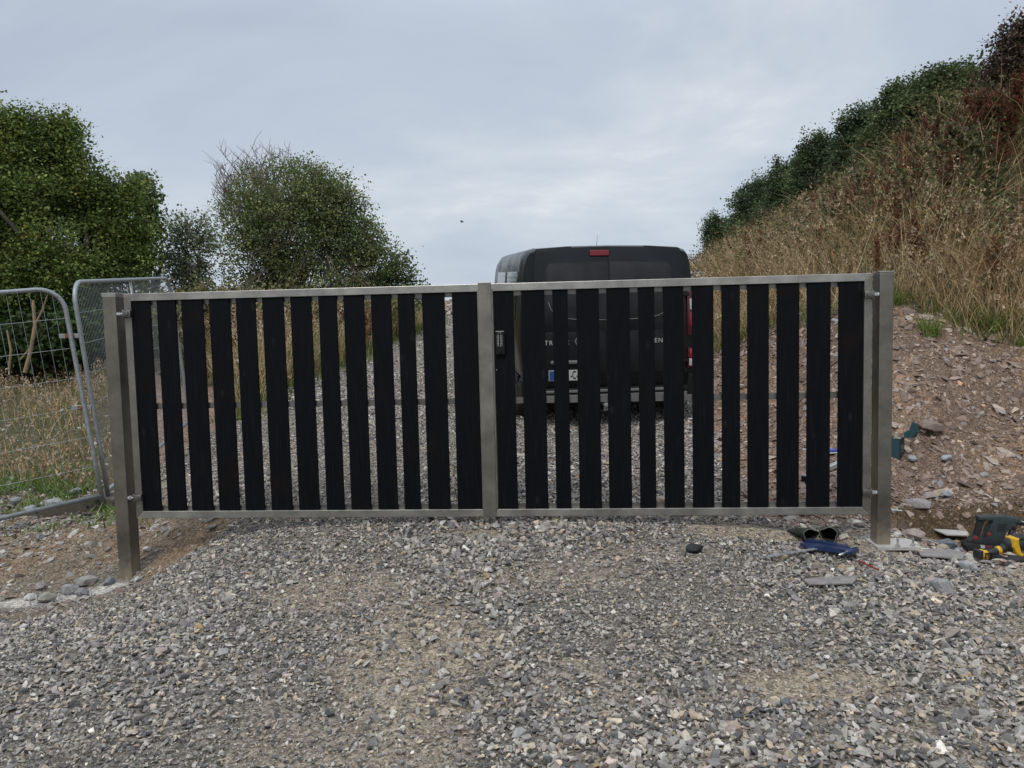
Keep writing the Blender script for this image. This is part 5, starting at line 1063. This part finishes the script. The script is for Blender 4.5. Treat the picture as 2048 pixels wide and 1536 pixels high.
# hammer drill, modelled in x,z like a side view and given depth; grip points up, bit to the right
M['tool_green'] = mat('dark_green_tool', (.026, .038, .041), .55, noise=(14, .45)); M['tool_black'] = mat('tool_black', (.014, .015, .016), .6, noise=(20, .5)); M['tool_red'] = mat('tool_red', (.28, .015, .02), .5); M['tool_grey'] = mat('tool_label', (.42, .42, .41), .5); M['yellow'] = mat('yellow_tool', (.62, .36, .012), .5, noise=(15, .2))
dpx = F/5.28
x, y, z = solve_ground(1975, 1108)
dr_ = empty('hammer_drill', (x, y, z), 'large dark green and black cordless hammer drill standing on its battery', 'drill', rz=-.04)
def T(u, v): return ((u-1975)/dpx, (1108-v)/dpx)
def U(L_): # points given in photo pixels -> metres, with the roll undone
    out = []
    for u, v in L_:
        a, b = T(u, v); out.append((a*math.cos(.0236)+b*math.sin(.0236)*-1*-1*0+a*0, b-a*math.sin(.0236))); 
    return out
def prt(name, pts, y0, y1, m, bev=.005, par=dr_): mb = MB(); mb.prism(U(pts)[::-1], y0, y1, bev); return shade_auto(mb.build(name, m, par), 35)
prt('battery', [(1921, 1087), (1926, 1079), (1940, 1083), (1998, 1088), (2001, 1100), (1992, 1108), (1945, 1107), (1926, 1102)], -.045, .045, M['tool_black'], .008)
prt('foot_housing', [(1929, 1078), (1944, 1064), (1960, 1070), (2003, 1074), (2000, 1087), (1998, 1092), (1940, 1086)], -.034, .034, M['tool_black'])
prt('handle', [(1949, 1026), (1970, 1026), (1968, 1031), (1963, 1037), (1955, 1070), (1943, 1066), (1950, 1036)], -.018, .018, M['tool_black'], .007)
prt('motor_housing', [(1976, 1022), (2030, 1024), (2020, 1050), (2010, 1056), (2003, 1078), (1966, 1072), (1971, 1052), (1980, 1034)], -.038, .038, M['tool_green'], .008)
prt('top_housing', [(1950, 1022), (1965, 1020), (2015, 1020), (2040, 1026), (2050, 1030), (2048, 1036), (2026, 1036), (1990, 1032), (1958, 1030), (1950, 1029)], -.036, .036, M['tool_green'], .010)
mb = MB(); p_ = U([(2030, 1031), (2050, 1036), (2066, 1041)]); mb.tube([(a, 0, b) for a, b in p_], [.032, .026, .016], 16); mb.build('chuck', M['tool_black'], dr_, True)
mb = MB(); p_ = U([(2040, 1030), (2050, 1034)]); mb.tube([(a, -.034, b) for a, b in p_], [.004, .004], 6); mb.build('lever', M['zinc'], dr_)
mb = MB(); p_ = U([(2026, 1052), (2022, 1062), (2014, 1098)]); mb.tube([(a, -.01, b) for a, b in p_], [.020, .015, .018], 14); mb.build('side_handle', M['tool_black'], dr_, True)
mb = MB(); p_ = U([(2030, 1036), (2027, 1054)]); mb.tube([(a, -.005, b) for a, b in p_], [.026, .022], 14); mb.build('handle_collar', M['tool_black'], dr_, True)
mb = MB()
for k in range(5):
    p_ = U([(1990-k*.6, 1038+k*3.6), (2008-k*.6, 1037+k*3.6)]); mb.add([(p_[0][0], -.0395, p_[0][1]), (p_[1][0], -.0395, p_[1][1]), (p_[1][0], -.0395, p_[1][1]-.006), (p_[0][0], -.0395, p_[0][1]-.006), (p_[0][0], -.037, p_[0][1]), (p_[1][0], -.037, p_[1][1]), (p_[1][0], -.037, p_[1][1]-.006), (p_[0][0], -.037, p_[0][1]-.006)], [(0, 1, 2, 3), (7, 6, 5, 4), (0, 4, 5, 1), (1, 5, 6, 2), (2, 6, 7, 3), (3, 7, 4, 0)])
mb.build('vent_slots', M['blackgap'], dr_)
prt('battery_label', [(1951, 1084), (1961, 1085), (1961, 1092), (1953, 1092)], -.0475, -.0445, M['tool_grey'], 0); prt('battery_label', [(1961.3, 1085), (1977, 1085), (1976, 1091), (1961.3, 1091.5)], -.0475, -.0445, mat('tool_dark_red', (.12, .03, .035), .5), 0)
prt('release_button', [(1939, 1070), (1944, 1065), (1948, 1070), (1946, 1073), (1938, 1072)], -.0365, -.030, M['tool_red'], .001)
mb = MB(); a_, b_ = U([(1971, 1060)])[0]; mb.lathe([(.013, 0), (.013, .003), (.009, .004)], Matrix.Translation((a_, -.0375, b_)) @ Matrix.Rotation(PI/2, 4, 'X'), 16); mb.build('round_badge', M['tool_red'], dr_)
# grinder
x, y, z = solve_ground(1975, 1124)
ag = empty('angle_grinder', (x, y, z+.02), 'yellow and black cordless angle grinder lying in front of the hammer drill', 'grinder', rz=.12)
dpx = F/5.1
def T(u, v): return ((u-1975)/dpx, (1124-v)/dpx)
def rod(name, pts, rs, m, seg=16, dy=0.): mb = MB(); p_ = U(pts); mb.tube([(a, dy, b) for a, b in p_], rs, seg); return mb.build(name, m, ag, True)
rod('gear_head', [(1953, 1110), (1956, 1112), (1968, 1116), (1975, 1112)], [.024, .034, .036, .028], M['yellow'])
mb = MB(); a_, b_ = U([(1957, 1112)])[0]; mb.bbox(a_-.03, a_+.005, -.036, .03, b_-.028, b_+.03, .008); mb.build('head_cover', M['tool_black'], ag)
mb = MB()
for k in range(5): a_, b_ = U([(1961+k*3.6, 1112)])[0]; mb.box(a_-.002, a_+.003, -.0385, -.028, b_-.022, b_+.014)
mb.build('vent_slots', M['blackgap'], ag)
rod('body', [(1972, 1111), (1985, 1110), (2004, 1105), (2016, 1100)], [.028, .022, .024, .034], M['tool_black'])
rod('collar', [(1995, 1107), (2002, 1105)], [.0255, .027], M['yellow'])
rod('battery_shell', [(2014, 1100), (2024, 1096), (2040, 1094), (2058, 1092)], [.036, .05, .055, .055], M['tool_black'])
mb = MB(); p_ = U([(2021, 1080), (2030, 1078), (2030, 1090), (2036, 1108), (2044, 1112), (2036, 1116), (2026, 1110), (2018, 1096)]); mb.prism(p_[::-1], -.062, .03, .006); mb.build('battery_frame', M['yellow'], ag)
mb = MB(); p_ = U([(2024, 1081), (2032, 1078), (2060, 1077), (2060, 1082), (2030, 1086)]); mb.prism(p_[::-1], -.045, .045, .006); mb.build('top_cover', M['tool_black'], ag)
mb = MB(); p_ = U([(1966, 1123), (1990, 1119), (2012, 1120), (2012, 1124), (1970, 1126)]); mb.prism(p_[::-1], -.03, .05, .002); mb.build('disc_guard', M['tool_black'], ag)
x, y, z = solve_ground(2040, 1128); mb = MB(); mb.prism([(-.10, 0), (.12, -.0), (.12, .045), (-.04, .05), (-.09, .03)], -.05, .05, .01); o = mb.build('battery_pack', M['tool_black']); o.location = (x, y, z); tag(o, 'black battery pack at the right edge below the yellow grinder', 'battery')

# tiny bird in the sky
p = at(924, 444, 60); mb = MB(); mb.tube([(-.16, 0, 0), (-.05, 0, .01), (.08, 0, .01), (.17, 0, 0)], [.01, .045, .04, .008], 6); mb.add([(-.02, 0, .02), (.08, 0, .02), (.0, -.3, .10), (-.1, -.5, .06), (-.02, 0, .012), (.08, 0, .012), (0, -.3, .092), (-.1, -.5, .052)], [(0, 1, 2, 3), (7, 6, 5, 4), (0, 3, 7, 4), (1, 5, 6, 2), (2, 6, 7, 3), (0, 4, 5, 1)])
mb.add([(-.02, 0, .02), (.08, 0, .02), (.0, .3, .10), (-.1, .5, .06), (-.02, 0, .012), (.08, 0, .012), (0, .3, .092), (-.1, .5, .052)], [(3, 2, 1, 0), (4, 5, 6, 7), (4, 7, 3, 0), (2, 6, 5, 1), (3, 7, 6, 2), (1, 5, 4, 0)])
o = mb.build('bird', M['black_plastic']); o.location = p; tag(o, 'tiny dark bird flying in the sky left of the van', 'bird')

# ------------------------------------------------------------------ sky and light
SUN_EL, SUN_AZ = math.radians(52), math.radians(200)   # azimuth measured clockwise from +Y
w = bpy.data.worlds.new('World'); scene.world = w; w.use_nodes = True; nt = w.node_tree; N = nt.nodes; L = nt.links; bg = N['Background']
sky = N.new('ShaderNodeTexSky'); sky.sky_type = 'NISHITA'; sky.sun_disc = False; sky.sun_elevation = SUN_EL; sky.sun_rotation = SUN_AZ
tc = N.new('ShaderNodeTexCoord'); sx = N.new('ShaderNodeSeparateXYZ'); L.new(tc.outputs['Generated'], sx.inputs[0])
# project direction onto a cloud ceiling so that clouds flatten towards the horizon
mz = N.new('ShaderNodeMath'); mz.operation = 'ADD'; L.new(sx.outputs['Z'], mz.inputs[0]); mz.inputs[1].default_value = .27
mzz = N.new('ShaderNodeMath'); mzz.operation = 'MAXIMUM'; L.new(mz.outputs[0], mzz.inputs[0]); mzz.inputs[1].default_value = .05
dv = N.new('ShaderNodeVectorMath'); dv.operation = 'DIVIDE'; L.new(tc.outputs['Generated'], dv.inputs[0]); cb = N.new('ShaderNodeCombineXYZ')
for i in range(3): L.new(mzz.outputs[0], cb.inputs[i])
L.new(cb.outputs[0], dv.inputs[1]); mp = N.new('ShaderNodeMapping'); mp.inputs['Scale'].default_value = (1.0, 1.3, 0); mp.inputs['Location'].default_value = (3.1, 1.7, 0); L.new(dv.outputs[0], mp.inputs[0])
n1 = N.new('ShaderNodeTexNoise'); n1.inputs['Scale'].default_value = 1.0; n1.inputs['Detail'].default_value = 7; n1.inputs['Roughness'].default_value = .6; n1.inputs['Distortion'].default_value = .35; L.new(mp.outputs[0], n1.inputs['Vector'])
cr = N.new('ShaderNodeValToRGB'); L.new(n1.outputs[0], cr.inputs[0]); e = cr.color_ramp.elements
e[0].position = .30; e[0].color = (.45, .51, .61, 1); e[1].position = .74; e[1].color = (.78, .805, .825, 1)
q = cr.color_ramp.elements.new(.48); q.color = (.515, .575, .665, 1); q = cr.color_ramp.elements.new(.60); q.color = (.60, .655, .715, 1)
# brighter towards the zenith, as under an even overcast
zr = N.new('ShaderNodeMapRange'); L.new(sx.outputs['Z'], zr.inputs[0]); zr.inputs[1].default_value = .35; zr.inputs[2].default_value = 1; zr.inputs[3].default_value = 1; zr.inputs[4].default_value = 2.1
sc_ = N.new('ShaderNodeVectorMath'); sc_.operation = 'SCALE'; L.new(cr.outputs[0], sc_.inputs[0]); L.new(zr.outputs[0], sc_.inputs['Scale'])
sk = N.new('ShaderNodeVectorMath'); sk.operation = 'SCALE'; L.new(sky.outputs[0], sk.inputs[0]); sk.inputs['Scale'].default_value = .10
sc2 = N.new('ShaderNodeVectorMath'); sc2.operation = 'SCALE'; L.new(sc_.outputs[0], sc2.inputs[0]); sc2.inputs['Scale'].default_value = 1.0
mx = N.new('ShaderNodeMix'); mx.data_type = 'RGBA'; mx.inputs[0].default_value = .92; L.new(sk.outputs[0], mx.inputs[6]); L.new(sc2.outputs[0], mx.inputs[7])
L.new(mx.outputs[2], bg.inputs[0]); bg.inputs[1].default_value = 1.08
sl = bpy.data.lights.new('sun', 'SUN'); sl.energy = 1.6; sl.angle = math.radians(14); sl.color = (1, .96, .9); so = bpy.data.objects.new('sun', sl); COL.objects.link(so)
dvec = Vector((math.sin(SUN_AZ)*math.cos(SUN_EL), math.cos(SUN_AZ)*math.cos(SUN_EL), math.sin(SUN_EL))); so.rotation_euler = (-dvec).to_track_quat('-Z', 'Y').to_euler()
scene.view_settings.view_transform = 'Standard'; scene.view_settings.look = 'None'; scene.view_settings.exposure = 0; scene.view_settings.gamma = 1
scene.cycles.max_bounces = 6; scene.cycles.diffuse_bounces = 3; scene.cycles.use_denoising = True
